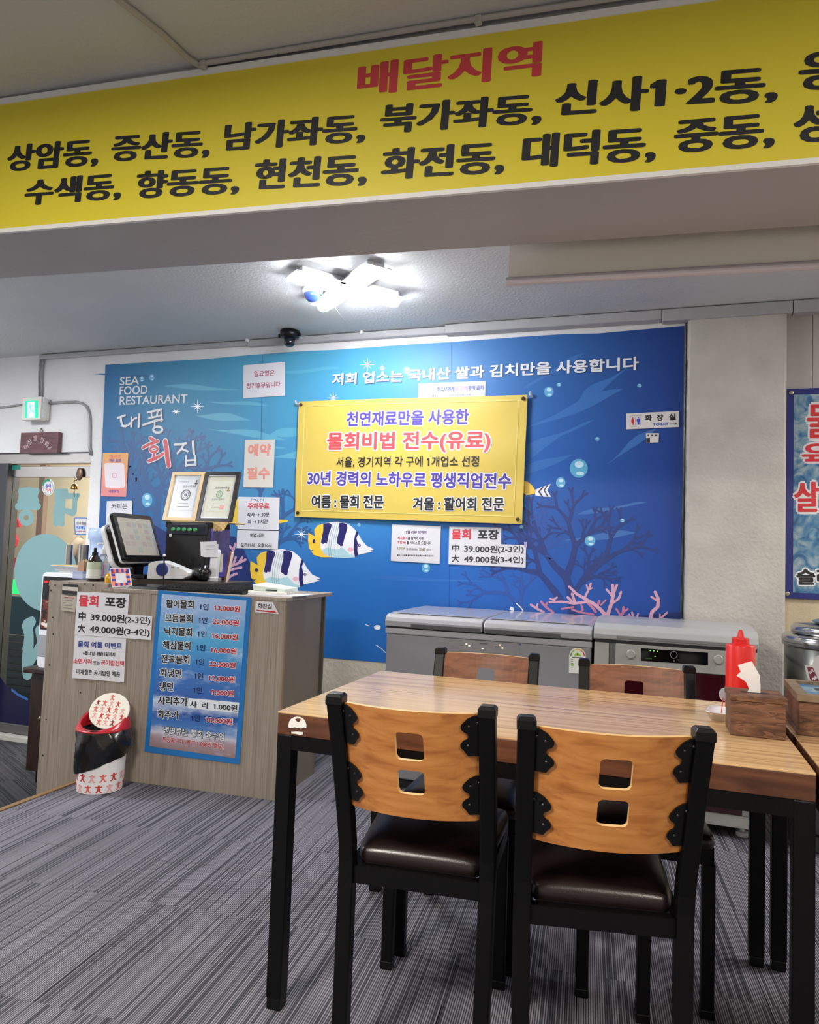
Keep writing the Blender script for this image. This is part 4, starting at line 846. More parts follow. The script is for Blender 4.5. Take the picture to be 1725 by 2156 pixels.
base_ = ramp(sea, [(.10, rgb(146, 120, 124)), (.17, rgb(168, 150, 160)), (.20, rgb(196, 196, 214)), (.24, rgb(70, 120, 186)), (.33, rgb(36, 82, 160)), (.39, rgb(196, 212, 234)), (.43, rgb(58, 98, 172)), (.60, rgb(60, 118, 190)), (.80, rgb(84, 166, 214)), (.92, rgb(120, 164, 212)), (1.0, rgb(156, 182, 222))], ma.outputs[0])
fo = ramp(sea, [(.52, (0, 0, 0, 1)), (.74, (.62, .62, .62, 1))], n_.outputs['Fac'])
mi = N(sea, 'ShaderNodeMix', data_type='RGBA'); L(sea, fo.outputs[0], mi.inputs[0]); L(sea, base_.outputs[0], mi.inputs[6]); mi.inputs[7].default_value = rgb(206, 222, 240); L(sea, mi.outputs[2], bb.inputs['Base Color'])
put('picture', MB().poly(FQ, [(341.3, 1250.5), (519.3, 1264.4), (495.4, 1596.4), (314.5, 1571)], .0006), sea, mn)
def c5(x, y): return (300+x/5.527, 1230+y/5.527)
rows = [('활어물회', 275, 275, 598, 288, '1인', 665, 295, 768, 303, '13,000원', 832, 310, 1138, 330), ('모듬물회', 262, 440, 585, 452, '1인', 655, 452, 755, 462, '22,000원', 818, 470, 1122, 492),
    ('낙지물회', 255, 595, 578, 610, '1인', 640, 610, 745, 620, '16,000원', 807, 635, 1112, 658), ('해삼물회', 238, 755, 560, 770, '1인', 630, 772, 732, 780, '16,000원', 793, 800, 1097, 820),
    ('전복물회', 218, 915, 548, 932, '1인', 617, 935, 718, 945, '22,000원', 778, 960, 1085, 985), ('회냉면', 205, 1078, 455, 1088, '1인', 605, 1100, 705, 1110, '12,000원', 768, 1125, 1075, 1150),
    ('냉면', 198, 1235, 358, 1243, '1인', 592, 1265, 692, 1275, '9,000원', 800, 1290, 1062, 1312), ('사리추가', 180, 1400, 528, 1420, None, 0, 0, 0, 0, None, 0, 0, 0, 0), ('회추가', 175, 1558, 425, 1575, '1인', 567, 1590, 668, 1598, '10,000원', 735, 1610, 1048, 1640)]
qb, qh, qn, qr = MB(), MB(), MB(), MB()
for r in rows:
    a, b_ = c5(r[1], r[2]), c5(r[3], r[4]); qh.text(FQ, r[0], a, b_, 18, .012, .0009, grow=.07); qb.text(FQ, r[0], a, b_, 18, .03, .0016)
    if r[5]:
        qn.text(FQ, r[5], c5(r[6], r[7]), c5(r[8], r[9]), 13.5, .026, .0016)
        a, b_ = c5(r[11], r[12]), c5(r[13], r[14]); qh.text(FQ, r[10], a, b_, 13.5, .012, .0009, grow=.07); qr.text(FQ, r[10], a, b_, 13.5, .034, .0016)
a, b_ = c5(228, 1842), c5(945, 1932); qh.text(FQ, '포장됩니다 (용기 1,000원 별도)', a, b_, 13.5, .004, .0009, grow=.06); qr.text(FQ, '포장됩니다 (용기 1,000원 별도)', a, b_, 13.5, .026, .0016)
a, b_ = c5(245, 1735), c5(950, 1822); qb.text(FQ, '냉면류는 물회 육수임', a, b_, 15.5, .015, .0009, grow=.065); qh.text(FQ, '냉면류는 물회 육수임', a, b_, 15.5, .012, .0016)
put('lettering_halo', qh, WI, mn); put('lettering', qb, INK['black'], mn); put('lettering', qn, ink('deep_navy', 22, 36, 84), mn); put('lettering', qr, ink('deep_red', 172, 30, 52), mn)
ps = sheet('price_strip', FQ, [c5(540, 1325), c5(1128, 1378), c5(1115, 1500), c5(530, 1440)], M('strip_paper', (220, 228, 236), .6), None, None, parent=mn)
ps.location = (FP.n.x*.0012, FP.n.y*.0012, 0)
put('lettering', MB().text(FQ, '사  리  1.000원', c5(553, 1430), c5(1105, 1482), 13.5, .022, .0024), INK['black'], mn)
ar = sheet('arrow_sign', FQ, [(538.5, 1265.3), (574, 1267.6), (587.7, 1293.3), (537.4, 1288.8)], PAPER, 'small white arrow shaped toilet sign on the counter front right end', 'sign', None, [('화장실', 542.4, 1280.8, 572.3, 1283, 11, 'black', .008)])
put('arrow', MB().poly(FQ, [(540.6, 1283.6), (577, 1287), (574.5, 1284), (583, 1290), (581, 1290.6), (540.4, 1286.2)], .0006), ink('arrow_red', 190, 36, 44), ar)
# ------------------------------------------------------------------ bin with black bag in front of the counter
bc = atZ(218, 1650, 0); bc = Vector((-2.50, 2.903, 0))
BINW = M('bin_white', (226, 224, 226), .35); BRED = M('bin_red', (168, 26, 38), .28)
tr = thing('trash_bin', 'white bin with red figures red rim and black bag before the counter', 'bin', bc)
put('body', MB().lathe([(.098, 0), (.105, .004), (.112, .30)], n=36), BINW, tr, smooth=False, local=True)
bag = MB(); n = 40; rr = random.Random(3)
ph = [rr.uniform(0, 6) for _ in range(6)]
def bagp(k, t):
    a = 2*math.pi*k/n; c = math.cos(a-math.radians(5)); zb = .150-.055*math.cos(a-math.radians(200)); z = .375*(1-t)+zb*t
    r = .1135+.008*math.sin(3.14*t)+.012*max(0, c)*math.sin(3.14*min(1, t*.9+.1))+.0035*math.sin(5*a+6*t+ph[0])+.003*math.sin(11*a-9*t+ph[1])+.002*math.sin(17*a+14*t+ph[2])
    return Vector((r*math.cos(a), r*math.sin(a), z))
for t in range(15): bag.v += [bagp(k, t/14) for k in range(n)]
bag.f = [(t*n+k, t*n+(k+1) % n, (t+1)*n+(k+1) % n, (t+1)*n+k) for t in range(14) for k in range(n)]
bm_ = bag; put('bag', fixn(bm_), M('black_bag', (12, 12, 14), .22, bump=(30, .5), coat=.3), tr, smooth=True, local=True)
rim = MB(); n = 40
def rimz(a, k): return .405+.055*math.sin(a)*k
for r, z0, k in ((.124, .36, .0), (.126, .372, .15), (.117, .385, .4), (.108, .405, 1.0), (.102, .408, 1.0), (.100, .395, .9), (.104, .36, .0)):
    rim.v += [Vector((r*math.cos(2*math.pi*i/n), r*math.sin(2*math.pi*i/n), z0+.055*math.sin(2*math.pi*i/n-.25)*k+.02*k)) for i in range(n)]
rim.f = [(t*n+i, t*n+(i+1) % n, (t+1)*n+(i+1) % n, (t+1)*n+i) for t in range(6) for i in range(n)]
put('rim', fixn(rim), BRED, tr, smooth=True, local=True)
LM = Matrix.Translation((.004, .03, .455)) @ Matrix.Rotation(math.radians(8), 4, 'Z') @ Matrix.Rotation(math.radians(72), 4, 'X')
lid = put('swing_lid', MB(LM).lathe([(.103, -.004), (.1055, -.002), (.1055, .003), (.103, .005)], n=36), M('lid_cream', (230, 226, 214), .35), tr, local=True)
def figure(f, w, h):
    P = [(-.12, .5), (.12, .5), (.13, .30), (.42, .36), (.45, .22), (.16, .12), (.17, -.1), (.30, -.36), (.46, -.38), (.44, -.5), (.22, -.5), (.0, -.2), (-.22, -.5), (-.44, -.5), (-.46, -.38), (-.30, -.36), (-.17, -.1), (-.16, .12), (-.45, .22), (-.42, .36), (-.13, .30)]
    return [f(x*w, y*h) for x, y in P]
FR1 = ink('figure_a', 186, 46, 44); FR2 = ink('figure_b', 210, 100, 92); FR3 = ink('figure_c', 222, 160, 158)
def on_body(a, z):
    def f(x, y): aa = a+x/.11; r = .1062+.006*(z+y)/.3; return Vector((r*math.cos(aa), r*math.sin(aa), z+y))
    return f
def addfig(pts, mat, par, name='figure'):
    m = MB(); m.add(pts, [tuple(t) for t in tessellate_polygon([pts])]); return put(name, fixn(m), mat, par, local=True)
bd = tr.children[0]
for r in range(2):
    for k in range(10):
        a = math.radians(-90-14+r*9+k*26-104)
        if r == 1 and k == 2:
            addfig([on_body(a, .1)(x, y) for x, y in ((-.026, -.02), (-.013, -.02), (0, -.02), (.013, -.02), (.026, -.02), (.026, .02), (.013, .02), (0, .02), (-.013, .02), (-.026, .02))], ink('figure_box', 128, 20, 30), bd, 'red_block'); continue
        f = on_body(a, .034+r*.062); f2 = lambda x, y, f=f: f(x, y)
        addfig(figure(f2, .036, .046), (FR1, FR2, FR3)[(k*2+r) % 3], bd)
for r in range(5):
    for k in range(5):
        x, y = (k-2)*.036+.004*(r % 2), (r-2.2)*.037+.012
        if x*x+y*y > .086**2: continue
        f = lambda dx, dy, x=x, y=y: LM @ Vector((x+dx, y-dy*-1, .0056))
        mt = ink('figure_box', 128, 20, 30) if (r, k) in ((3, 0), (0, 3)) else (FR1, FR2, FR3)[(k+2*r) % 3]
        addfig(figure(f, .027, .032), mt, lid)
tr.scale = (1, 1, .79)
# ------------------------------------------------------------------ freezers against the back wall
FG = M('freezer_grey', (136, 136, 142), .38, bump=(500, .06)); FL = M('freezer_lid', (164, 164, 170), .25, coat=.3); FD = M('freezer_dark', (70, 70, 74), .5); DK = M('gap_dark', (18, 18, 22), .6)
f1 = thing('chest_freezer', 'grey chest freezer with two lids below the mural', 'freezer', (-1.29, 3.5, 0))
W1, D1 = 1.015, .66
put('body', MB().box(0, W1, 0, D1, .05, .765), FG, f1, bevel=.008, local=True); put('top_rim', MB().box(-.004, W1+.004, -.008, D1, .765, .795), FL, f1, bevel=.006, local=True)
put('base_strip', MB().box(.02, W1-.02, .03, D1-.05, 0, .05), DK, f1, local=True)
def lidm(x0, x1, d): # rounded front lid with a grip recess under its front edge
    pr = [(-.012, .803), (-.016, .830), (-.008, .850), (.02, .862), (.10, .868), (d, .868), (d, .80)]
    return MB().prism(pr, (x1-x0, 0, 0), (x0, 0, 0), (0, 1, 0), (0, 0, 1))
for x0, x1, g0, g1 in ((-.004, .498, .135, .492), (.508, W1+.004, .512, .875)):
    ld = put('lid', fixn(lidm(x0, x1, D1)), FL, f1, local=True, bevel=.004)
    put('grip_recess', MB().box(g0, g1, -.0175, -.008, .800, .822), FD, ld, local=True, bevel=.002); put('gap', MB().box(x0+.005, x1-.005, -.004, D1-.02, .794, .804), DK, ld, local=True)
    put('lid_inlay', MB().box(x0+.02, x1-.02, .05, D1-.03, .867, .8695), M('inlay', (172, 172, 178), .22, coat=.4), ld, local=True, bevel=.001)
F1P = Plane((0, 3.5, 0), (0, -1, 0))
def c8(x, y): return (900+x/4.79, 1270+y/4.79)
cp = put('control_panel', fixn(MB().prism([(p.x, p.z) for p in [F1P.P(*c8(x, y)) for x, y in ((228, 355), (925, 408), (925, 520), (222, 470))]], (0, -.002, 0), (0, 3.5, 0), (1, 0, 0), (0, 0, 1))), M('panel_grey', (140, 138, 140), .25, coat=.3), f1)
F1Q = Plane((0, 3.4978, 0), (0, -1, 0))
for x, y in ((262, 448), (303, 455), (403, 461), (456, 463), (683, 480), (738, 482), (886, 495), (568, 478)): put('button', MB().disc(F1Q, c8(x, y), 3.9, 3.9, .0005, 18, inner=.86), INK['grey'], cp)
LED = M('led_warm', (255, 220, 180), .4, emit=(255, 205, 150), es=2.2)
for x, y in ((395, 411), (423, 428), (730, 421), (758, 453), (556, 457)): put('indicator_light', MB().poly(F1Q, [c8(x-8, y-5), c8(x+8, y-4), c8(x+8, y+6), c8(x-8, y+5)], .0006), LED, cp)
q = MB().stroke(F1Q, [c8(535, 408), c8(605, 412)], 1.2, .0005, 5).stroke(F1Q, [c8(330, 422), c8(365, 424)], .8, .0005, 5).stroke(F1Q, [c8(680, 440), c8(712, 442)], .8, .0005, 5); put('small_print', q, INK['dark'], cp)
put('tape', MB().poly(F1Q, [c8(920, 409), c8(947, 411), c8(947, 424), c8(922, 420)], .0006), INK['navy'], f1)
def label_arch(pl, T, par):
    arch = [T(1428, 705), T(1431, 520), T(1440, 490), T(1460, 465), T(1490, 453), T(1520, 451), T(1555, 460), T(1580, 482), T(1598, 515), T(1598, 640), T(1590, 712)]
    e = put('energy_label', MB().poly(pl, arch, .0005), M('label_white', (228, 230, 226), .4), par)
    def sec(a0, a1, r0, r1, mat):
        cx, cy = 1516, 535; n = 6; o = []
        for i in range(n+1): t = math.radians(a0+(a1-a0)*i/n); o.append(T(cx+r1*math.cos(t), cy-r1*math.sin(t)))
        for i in range(n, -1, -1): t = math.radians(a0+(a1-a0)*i/n); o.append(T(cx+r0*math.cos(t), cy-r0*math.sin(t)))
        put('gauge', MB().poly(pl, o, .0010), mat, e)
    for a0, a1, c in ((150, 182, (70, 150, 60)), (118, 146, (150, 190, 60)), (88, 114, (226, 206, 60)), (40, 84, (226, 150, 50)), (0, 36, (206, 60, 50))): sec(a0, a1, 62, 74, ink('gauge_%d' % a0, *c))
    sec(0, 180, 12, 36, ink('gauge_green', 150, 200, 50))
    q = MB().text(pl, '2', T(1507, 525), T(1526, 526), 4.2, .03, .0016).stroke(pl, [T(1465, 545), T(1572, 550)], 1.6, .0012, 5)
    for k in range(6): q.stroke(pl, [T(1450, 565+k*20), T(1468, 566+k*20)], 1.0, .0012, 5)
    put('small_print', q, INK['dark'], e); put('green_box', MB().poly(pl, [T(1448, 603), T(1475, 605), T(1475, 632), T(1448, 630)], .0010), ink('gauge_green', 150, 200, 50), e)
label_arch(F1Q, c8, f1)
f2 = thing('chest_freezer', 'silver chest freezer with dark red front beside the pillar', 'freezer', (-.262, 3.5, 0))
SV = M('freezer_silver', (168, 168, 165), .34, .15); SV2 = M('freezer_silver_lid', (164, 164, 166), .3, coat=.2); MAR = M('maroon_gloss', (52, 4, 16), .12, coat=.8)
W2, D2 = .69, .60
put('body', MB().box(0, W2, .004, D2, .07, .80), M('freezer_body_grey', (160, 160, 160), .4), f2, bevel=.01, local=True)
pr = [(-.02, .812), (-.022, .835), (-.012, .862), (.03, .882), (.20, .895), (.42, .89), (D2, .88), (D2, .81)]
ld = put('lid', fixn(MB().prism(pr, (W2+.004, 0, 0), (-.002, 0, 0), (0, 1, 0), (0, 0, 1))), SV2, f2, local=True, bevel=.006)
put('grip_groove', MB().box(.10, W2-.02, -.0232, -.01, .818, .836), M('groove', (120, 120, 120), .4), ld, local=True, bevel=.004)
put('gap', MB().box(.004, W2-.004, -.012, D2-.02, .798, .813), DK, ld, local=True)
fr = put('front_fascia', MB().box(.096, W2-.006, -.014, .006, .692, .798), SV, f2, local=True, bevel=.004)
put('side_fascia', MB().box(.002, .068, -.010, .006, .07, .798), SV, f2, local=True, bevel=.004)
put('hinge_strip', MB().box(.070, .094, -.008, .006, .692, .798), M('strip_grey', (110, 110, 108), .35, .3), f2, local=True)
put('red_panel', MB().box(.070, W2-.060, -.012, .006, .10, .690), MAR, f2, local=True, bevel=.002)
put('side_fascia', MB().box(W2-.058, W2, -.012, .006, .10, .690), SV, f2, local=True, bevel=.003)
put('kick_plate', MB().box(.0, W2, -.004, .03, .045, .098), M('kick_white', (206, 206, 200), .4), f2, local=True, bevel=.002)
for x in (.05, W2-.05): put('foot', MB().lathe([(.026, 0), (.026, .018), (.012, .02), (.012, .048)], (x, .05, 0), 16), WHITE, f2, local=True)
F2P = Plane((0, 3.486, 0), (0, -1, 0))
def c4(x, y): return (1180+x/3.165, 1220+y/3.165)
dp = put('display', MB().poly(F2P, [c4(538, 458), c4(985, 488), c4(985, 572), c4(538, 542)], .001), M('display_black', (8, 8, 10), .1, coat=.5), fr)
LG = M('led_green', (90, 255, 60), .4, emit=(90, 255, 60), es=2.0)
for x, y in ((600, 474), (624, 476), (648, 479), (632, 512)): put('indicator_light', MB().disc(F2P, c4(x, y), 1.0, 1.1, .0016, 10), LG, fr)
q = MB().disc(F2P, c4(757, 502), 7.6, 8.2, .0015, 20, inner=.84).disc(F2P, c4(757, 540), 2.0, 2.2, .0015, 12, inner=.4); put('ring_print', q, INK['grey'], fr)
put('lettering', MB().text(F2P, 'OPEN', c4(568, 530), c4(610, 533), 2.6, .01, .0016), ink('dim_green', 60, 120, 40), fr)
for x, y in ((470, 497), (1054, 533)): 
    p = F2P.P(*c4(x, y)); put('knob', MB().lathe([(.020, 0), (.019, .012), (.017, .014)], (0, 0, 0), 24, mx=Matrix.Translation(p) @ Matrix.Rotation(math.pi/2, 4, 'X')), SV, fr); put('ring_print', MB().disc(F2P, c4(x, y), 8.8, 9.2, .001, 22, inner=.9), INK['dark'], fr)
    put('small_print', MB().stroke(F2P, [c4(x-20, y+36), c4(x+20, y+38)], 1.3, .001, 5), INK['grey'], fr)
for k in range(5): put('screw', MB().disc(Plane((0, 3.4915, 0), (0, -1, 0)), c4(391, 432+k*29), 1.2, 1.3, .0006, 8), INK['white'], f2)
# ------------------------------------------------------------------ stainless pot on the right
CHR = M('stainless', (186, 186, 184), .16, 1.0, var=(3, .08)); CHR2 = M('stainless_side', (120, 120, 114), .24, 1.0)
pt = thing('stock_pot', 'large stainless steel stock pot with lid below the ice poster', 'pot', (.79, 3.62, 0))
put('base', MB().lathe([(.215, 0), (.225, .012), (.225, .07), (.205, .08)], n=40), M('pot_base', (70, 70, 66), .4, .3), pt, smooth=False, local=True)
put('body', MB().lathe([(.235, .08), (.24, .09), (.24, .835), (.236, .84)], n=48), CHR2, pt, smooth=True, local=True)
put('rim', MB().lathe([(.245, .832), (.25, .838), (.25, .872), (.243, .880), (.20, .884)], n=48), CHR, pt, smooth=True, local=True)
ld = put('lid', MB().lathe([(.206, .884), (.214, .892), (.214, .912), (.20, .926), (.10, .934), (.03, .936)], n=48), CHR, pt, smooth=True, local=True)
put('knob', MB().tube([(-.06, 0, .935), (-.05, 0, .975), (.05, 0, .975), (.06, 0, .935)], .007, 8), CHR, ld, smooth=True, local=True)
put('blue_wrap', MB().lathe([(.11, .936), (.12, .944), (.09, .955), (.02, .958)], (-.02, -.04, 0), 24), M('blue_foil', (104, 128, 146), .3, .4), ld, local=True)
PTP = Plane((.79, 3.372, .6), (-.22, -1, 0))
bd_ = MB().poly(PTP, [(1695, 1401), (1706, 1402), (1711, 1398), (1716, 1386), (1722, 1380), (1740, 1376), (1740, 1460), (1726, 1458), (1714, 1448), (1704, 1434), (1698, 1418)], .0)
bdg = put('badge', bd_, M('badge_white', (206, 202, 202), .35), pt)
put('badge_band', MB().poly(PTP, [(1700, 1405), (1712, 1405), (1724, 1432), (1735, 1440), (1735, 1456), (1727, 1454), (1715, 1444), (1706, 1430)], .0008), ink('badge_maroon', 116, 42, 62), bdg)
q = MB()
for ch, x0, y0, x1, y1 in (('라', 1708, 1420, 1716, 1412), ('셀', 1714, 1434, 1722, 1427), ('르', 1721, 1446, 1729, 1440)): q.text(PTP, ch, (x0, y0), (x1, y1), 9.5, .03, .0014)
put('lettering', q, WI, bdg)
# ------------------------------------------------------------------ ice poster right of the pillar
IP = Plane((0, WY-.020, 0), (0, -1, 0))
ice = bpy.data.materials.new('ice_print'); ice.use_nodes = True; bb = ice.node_tree.nodes['Principled BSDF']; bb.inputs['Roughness'].default_value = .4
gp = N(ice, 'ShaderNodeNewGeometry'); v_ = N(ice, 'ShaderNodeTexNoise'); v_.inputs['Scale'].default_value = 14; v_.inputs['Detail'].default_value = 6; v_.inputs['Distortion'].default_value = 1.6; L(ice, gp.outputs['Position'], v_.inputs['Vector'])
L(ice, ramp(ice, [(.30, rgb(32, 80, 128)), (.42, rgb(62, 112, 150)), (.52, rgb(106, 138, 158)), (.66, rgb(146, 162, 172)), (.8, rgb(172, 180, 184))], v_.outputs['Fac']).outputs[0], bb.inputs['Base Color'])
tl, bl = IP.P(1657.5, 819), IP.P(1650, 1258.7)
ip = tag(put('ice_poster', MB().box(tl.x, tl.x+1.0, WY-.020, WY-.013, bl.z, tl.z), M('poster_navy', (26, 34, 108), .4)), 'blue ice poster with big red letters right of the pillar', 'poster')
put('picture', MB().box(tl.x+.033, tl.x+.967, WY-.0206, WY-.0199, bl.z+.03, tl.z-.032), ice, ip)
qh, qr = MB(), MB()
for s_, x0, yb, x1, h in (('물', 1699, 923, 1756, 71), ('육', 1689, 984, 1752, 50), ('살', 1673, 1078, 1727, 63)):
    a, b_ = (x0, yb), (x1, yb-.2); qh.text(IP, s_, a, b_, h, .03, .0012, grow=.075); qr.text(IP, s_, a, b_, h, .045, .0022)
for s_, x0, yb, x1, h in (('회', 1768, 922, 1825, 71), ('수', 1764, 983, 1825, 50), ('얼음', 1738, 1077, 1850, 63)):
    a, b_ = (x0, yb), (x1, yb-.2); qh.text(IP, s_, a, b_, h, .03, .0012, grow=.075); qr.text(IP, s_, a, b_, h, .045, .0022)
put('lettering_halo', qh, M('ink_silver', (206, 202, 204), .4), ip); put('lettering', qr, ink('poster_red', 190, 36, 44), ip)
qh = MB().text(IP, '슬러시', (1678, 1232), (1800, 1232), 35, .03, .0012, grow=.08); put('lettering_halo', qh, WI, ip)
put('lettering', MB().text(IP, '슬러시', (1678, 1232), (1800, 1232), 35, .04, .0022), INK['black'], ip)
for px, py in ((1664.5, 827), (1656.5, 1250)):
    p = IP.P(px, py); put('grommet', MB().lathe([(.004, 0), (.010, 0), (.0115, .003), (.010, .005), (.004, .004)], (0, 0, 0), 16, mx=Matrix.Translation(p+Vector((.004, 0, 0))) @ Matrix.Rotation(math.pi/2, 4, 'X')), M('nickel', (170, 160, 140), .3, .9), ip, smooth=True)
# ------------------------------------------------------------------ glass entrance door and what is seen through it
ALU = M('door_steel', (176, 172, 170), .26, 1.0, var=(5, .1)); ALUD = M('door_jamb', (66, 68, 74), .45, .4)
GLS = M('door_glass', (240, 250, 250), .02, trans=1.0); GLS.node_tree.nodes['Principled BSDF'].inputs['IOR'].default_value = 1.08
DP = Plane((0, 4.262, 0), (0, -1, 0))
d1 = struct('door_1', MB().box(-4.645, -3.89, 4.25, 4.285, 1.646, 1.728), ALU, bevel=.003)
put('header', MB().box(-4.80, -3.868, 4.225, 4.31, 1.745, 1.822), ALU, d1, bevel=.004)
put('jamb', MB().box(-4.83, -4.655, 4.21, 4.33, -.30, 1.745), ALUD, d1, bevel=.004)
put('jamb', MB().box(-3.905, -3.868, 4.24, 4.31, -.30, 1.745), ALUD, d1, bevel=.003)
put('bottom_rail', MB().box(-4.655, -3.89, 4.25, 4.285, -.255, -.19), M('rail_grey', (110, 108, 108), .4, .5), d1, bevel=.003)
put('sill', MB().box(-4.83, -3.868, 4.2, 4.33, -.30, -.262), M('sill_pale', (186, 184, 176), .5), d1, bevel=.003)
put('glass', MB().box(-4.655, -3.89, 4.2645, 4.2705, -.19, 1.646), GLS, d1)
FILM = M('door_film', (126, 164, 168), .5, spec=.3)
c9 = lambda pts: [(x/6.739, 940+y/6.739) for x, y in pts]
q = MB()
for pts, w in ((((290, 636), (525, 636)), 74), (((300, 660), (300, 760)), 60), (((400, 660), (400, 760)), 150), (((505, 660), (505, 760)), 60), (((282, 775), (520, 775)), 74), (((250, 850), (540, 850)), 80), (((375, 870), (375, 910)), 90)): q.stroke(DP, c9(pts), w/6.739, 0)
q.disc(DP, c9([(375, 1012)])[0], 16.5, 17.2, .0002, 24, inner=.33); put('film_letter', q, FILM, d1)
o_ = [(790, 600), (960, 600), (968, 662), (1130, 665), (1140, 700), (1112, 735), (1098, 760), (1090, 930), (1060, 985), (1020, 990), (920, 950), (915, 1120), (890, 1140), (850, 1130), (835, 1110), (815, 1135), (780, 1135), (755, 1100), (760, 900), (780, 800), (775, 640)]
h_ = [(930, 745), (1030, 745), (1020, 890), (925, 868)]
P_ = [DP.P(x, y) for x, y in c9(o_)+c9(h_)]; tri = tessellate_polygon([P_[:len(o_)], P_[len(o_):]])
put('film_letter', MB().flat(DP, P_, [tuple(t) for t in tri]), FILM, d1)
put('film_disc', MB().disc(DP, (96, 1205.5), 66, 81.5, 0, 48), FILM, d1)
cz = lambda pts: [(x/3.917, 1150+y/3.917) for x, y in pts]
q = MB().stroke(DP, cz([(262, 622), (225, 655), (240, 730), (235, 820), (228, 850)]), [70/3.917, 90/3.917, 75/3.917, 84/3.917, 90/3.917], 0).stroke(DP, cz([(228, 860), (222, 935), (230, 1010), (225, 1055)]), [80/3.917, 84/3.917, 96/3.917, 80/3.917], 0).stroke(DP, cz([(320, 690), (340, 800), (310, 850), (260, 940)]), 60/3.917, 0)
put('film_letter', q, FILM, d1)
put('film_shape', MB().poly(DP, cz([(0, 1075), (50, 1145), (110, 1205), (170, 1248), (225, 1272), (300, 1290), (300, 1500), (0, 1462)]), .0004), M('film_navy', (20, 20, 58), .4), d1)
put('film_shape', MB().stroke(DP, cz([(100, 1185), (150, 1225), (225, 1262)]), 4, .0008), M('film_blue', (50, 100, 170), .4), d1)
put('tag', MB().poly(Plane((0, 4.249, 0), (0, -1, 0)), c9([(120, 268), (290, 262), (285, 332), (122, 340)]), .0), M('tag_teal', (22, 118, 106), .5), d1)
SPN = Plane((0, 4.260, 0), (0, -1, 0))
rs = tag(put('round_sticker', MB().disc(SPN, (101.5, 1025.5), 13.2, 17.8, 0, 28), PAPER), 'round white sticker with green rim on the door glass', 'sticker')
put('green_arc', MB().stroke(SPN, [(90.5, 1021), (93, 1014.5), (98, 1011.5), (103, 1011)], 4.4, .0006).disc(SPN, (101.5, 1027), 11, 14.5, .0004, 28, inner=.93), ink('sticker_green', 40, 140, 100), rs)
put('lettering', MB().text(SPN, '참여', (95.5, 1027), (107, 1027), 8, .04, .001), INK['blue'], rs); put('lettering', MB().text(SPN, '가게', (95.5, 1036), (107, 1036), 7.5, .03, .001), INK['orange'], rs)
c_ = (171.3, 1108); bs = tag(put('blue_sticker', MB().poly(SPN, [(c_[0]+x-y*.06, c_[1]-y) for x, y in rrect(29.5, 37, 3.5)]), ink('sticker_blue', 58, 118, 196)), 'blue edged delivery sticker on the door glass', 'sticker')
put('face', MB().poly(SPN, [(c_[0]+x-y*.06, c_[1]-y) for x, y in rrect(25, 33, 2.5)], .0004), PAPER, bs)
put('lettering', MB().text(SPN, '와우회원', (161, 1106), (181.5, 1106), 7.4, .02, .001), INK['black'], bs); put('lettering', MB().text(SPN, '무료배달', (160, 1114.6), (180.5, 1114.6), 7.2, .04, .001), ink('delivery_blue', 40, 120, 220), bs); put('lettering', MB().text(SPN, 'coupang eats', (160, 1120.5), (180.5, 1120.5), 3.6, .02, .001), INK['plum'], bs)
BRZ = M('bronze', (92, 72, 50), .35, .8)
OP = Plane((0, 4.236, 0), (0, -1, 0)); ow = OP.P(168, 998)
bl = thing('door_bell', 'bronze owl shaped door chime with hanging bell', 'door bell', ow)
put('owl_plate', MB().ball(ow, .030, .012, .048, 16, 10), M('owl_bronze', (112, 88, 76), .4, .5), bl, smooth=True)
put('hook', MB().tube([OP.P(x, y) for x, y in ((166, 1007), (160, 1012), (156, 1011), (157, 1007), (160, 1009))], .003, 6), BRZ, bl)
put('loop', MB().tube([OP.P(x, y) for x, y in ((166, 991), (165, 988), (168, 985.5), (171, 988), (170, 991))], .002, 6), BRZ, bl)
put('link', MB().tube([OP.P(157, 1012), OP.P(156.5, 1021)], .0018, 6), BRZ, bl)
bp_ = OP.P(157, 1030); put('bell', MB().lathe([(.027, 0), (.026, .006), (.024, .022), (.015, .036), (.004, .04)], bp_, 18), M('bell_brass', (140, 108, 58), .28, .9), bl, smooth=True)
put('clapper', MB().tube([OP.P(157, 1030), OP.P(156, 1037), OP.P(156.5, 1047)], [.002, .004, .003], 6), BRZ, bl)
# passage outside
BEI = M('passage_beige', (216, 200, 172), .7, var=(3, .05)); DKT = M('passage_dark', (30, 40, 44), .6)
struct('wall_passage', MB().box(-9.0, -3.0, 6.4, 6.5, -.4, 2.9), BEI)
struct('floor_passage', MB().box(-9.0, -3.0, 4.6, 6.4, -.4, -.35), DKT)
struct('ceiling_passage', MB().box(-9.0, -3.0, 4.36, 6.4, 2.75, 2.85), M('passage_ceiling', (200, 196, 186), .7))
struct('wall_passage_right', MB().box(-3.05, -3.0, 4.36, 6.4, -.4, 2.75), BEI)
PP = Plane((0, 6.0, 0), (0, -1, 0))
a, b_ = PP.P(86, 1000), PP.P(97, 1000); tag(put('passage_post', MB().box(a.x-.0, b_.x+.01, 5.98, 6.04, -.35, 2.75), M('post_brown', (120, 98, 88), .5), bevel=.004), 'brown square post seen through the door glass', 'post')
lw = PP.P(30, 1252); sh = thing('roller_shutter', 'dark grooved shutter low behind the door glass', 'shutter', (-6.2, 5.3, -.35))
SP5 = Plane((0, 5.3, 0), (0, -1, 0)); zt5 = SP5.P(30, 1256).z
put('panel', MB().box(-8, -4.2, 5.3, 5.34, zt5-.35, zt5), M('shutter_teal', (28, 58, 66), .5), sh)
for k in range(9): put('slat', MB().box(-8, -4.2, 5.292, 5.34, zt5-.36-.065*(k+1)+.008, zt5-.36-.065*k), M('shutter_slat', (44, 50, 52), .4), sh, bevel=.004)
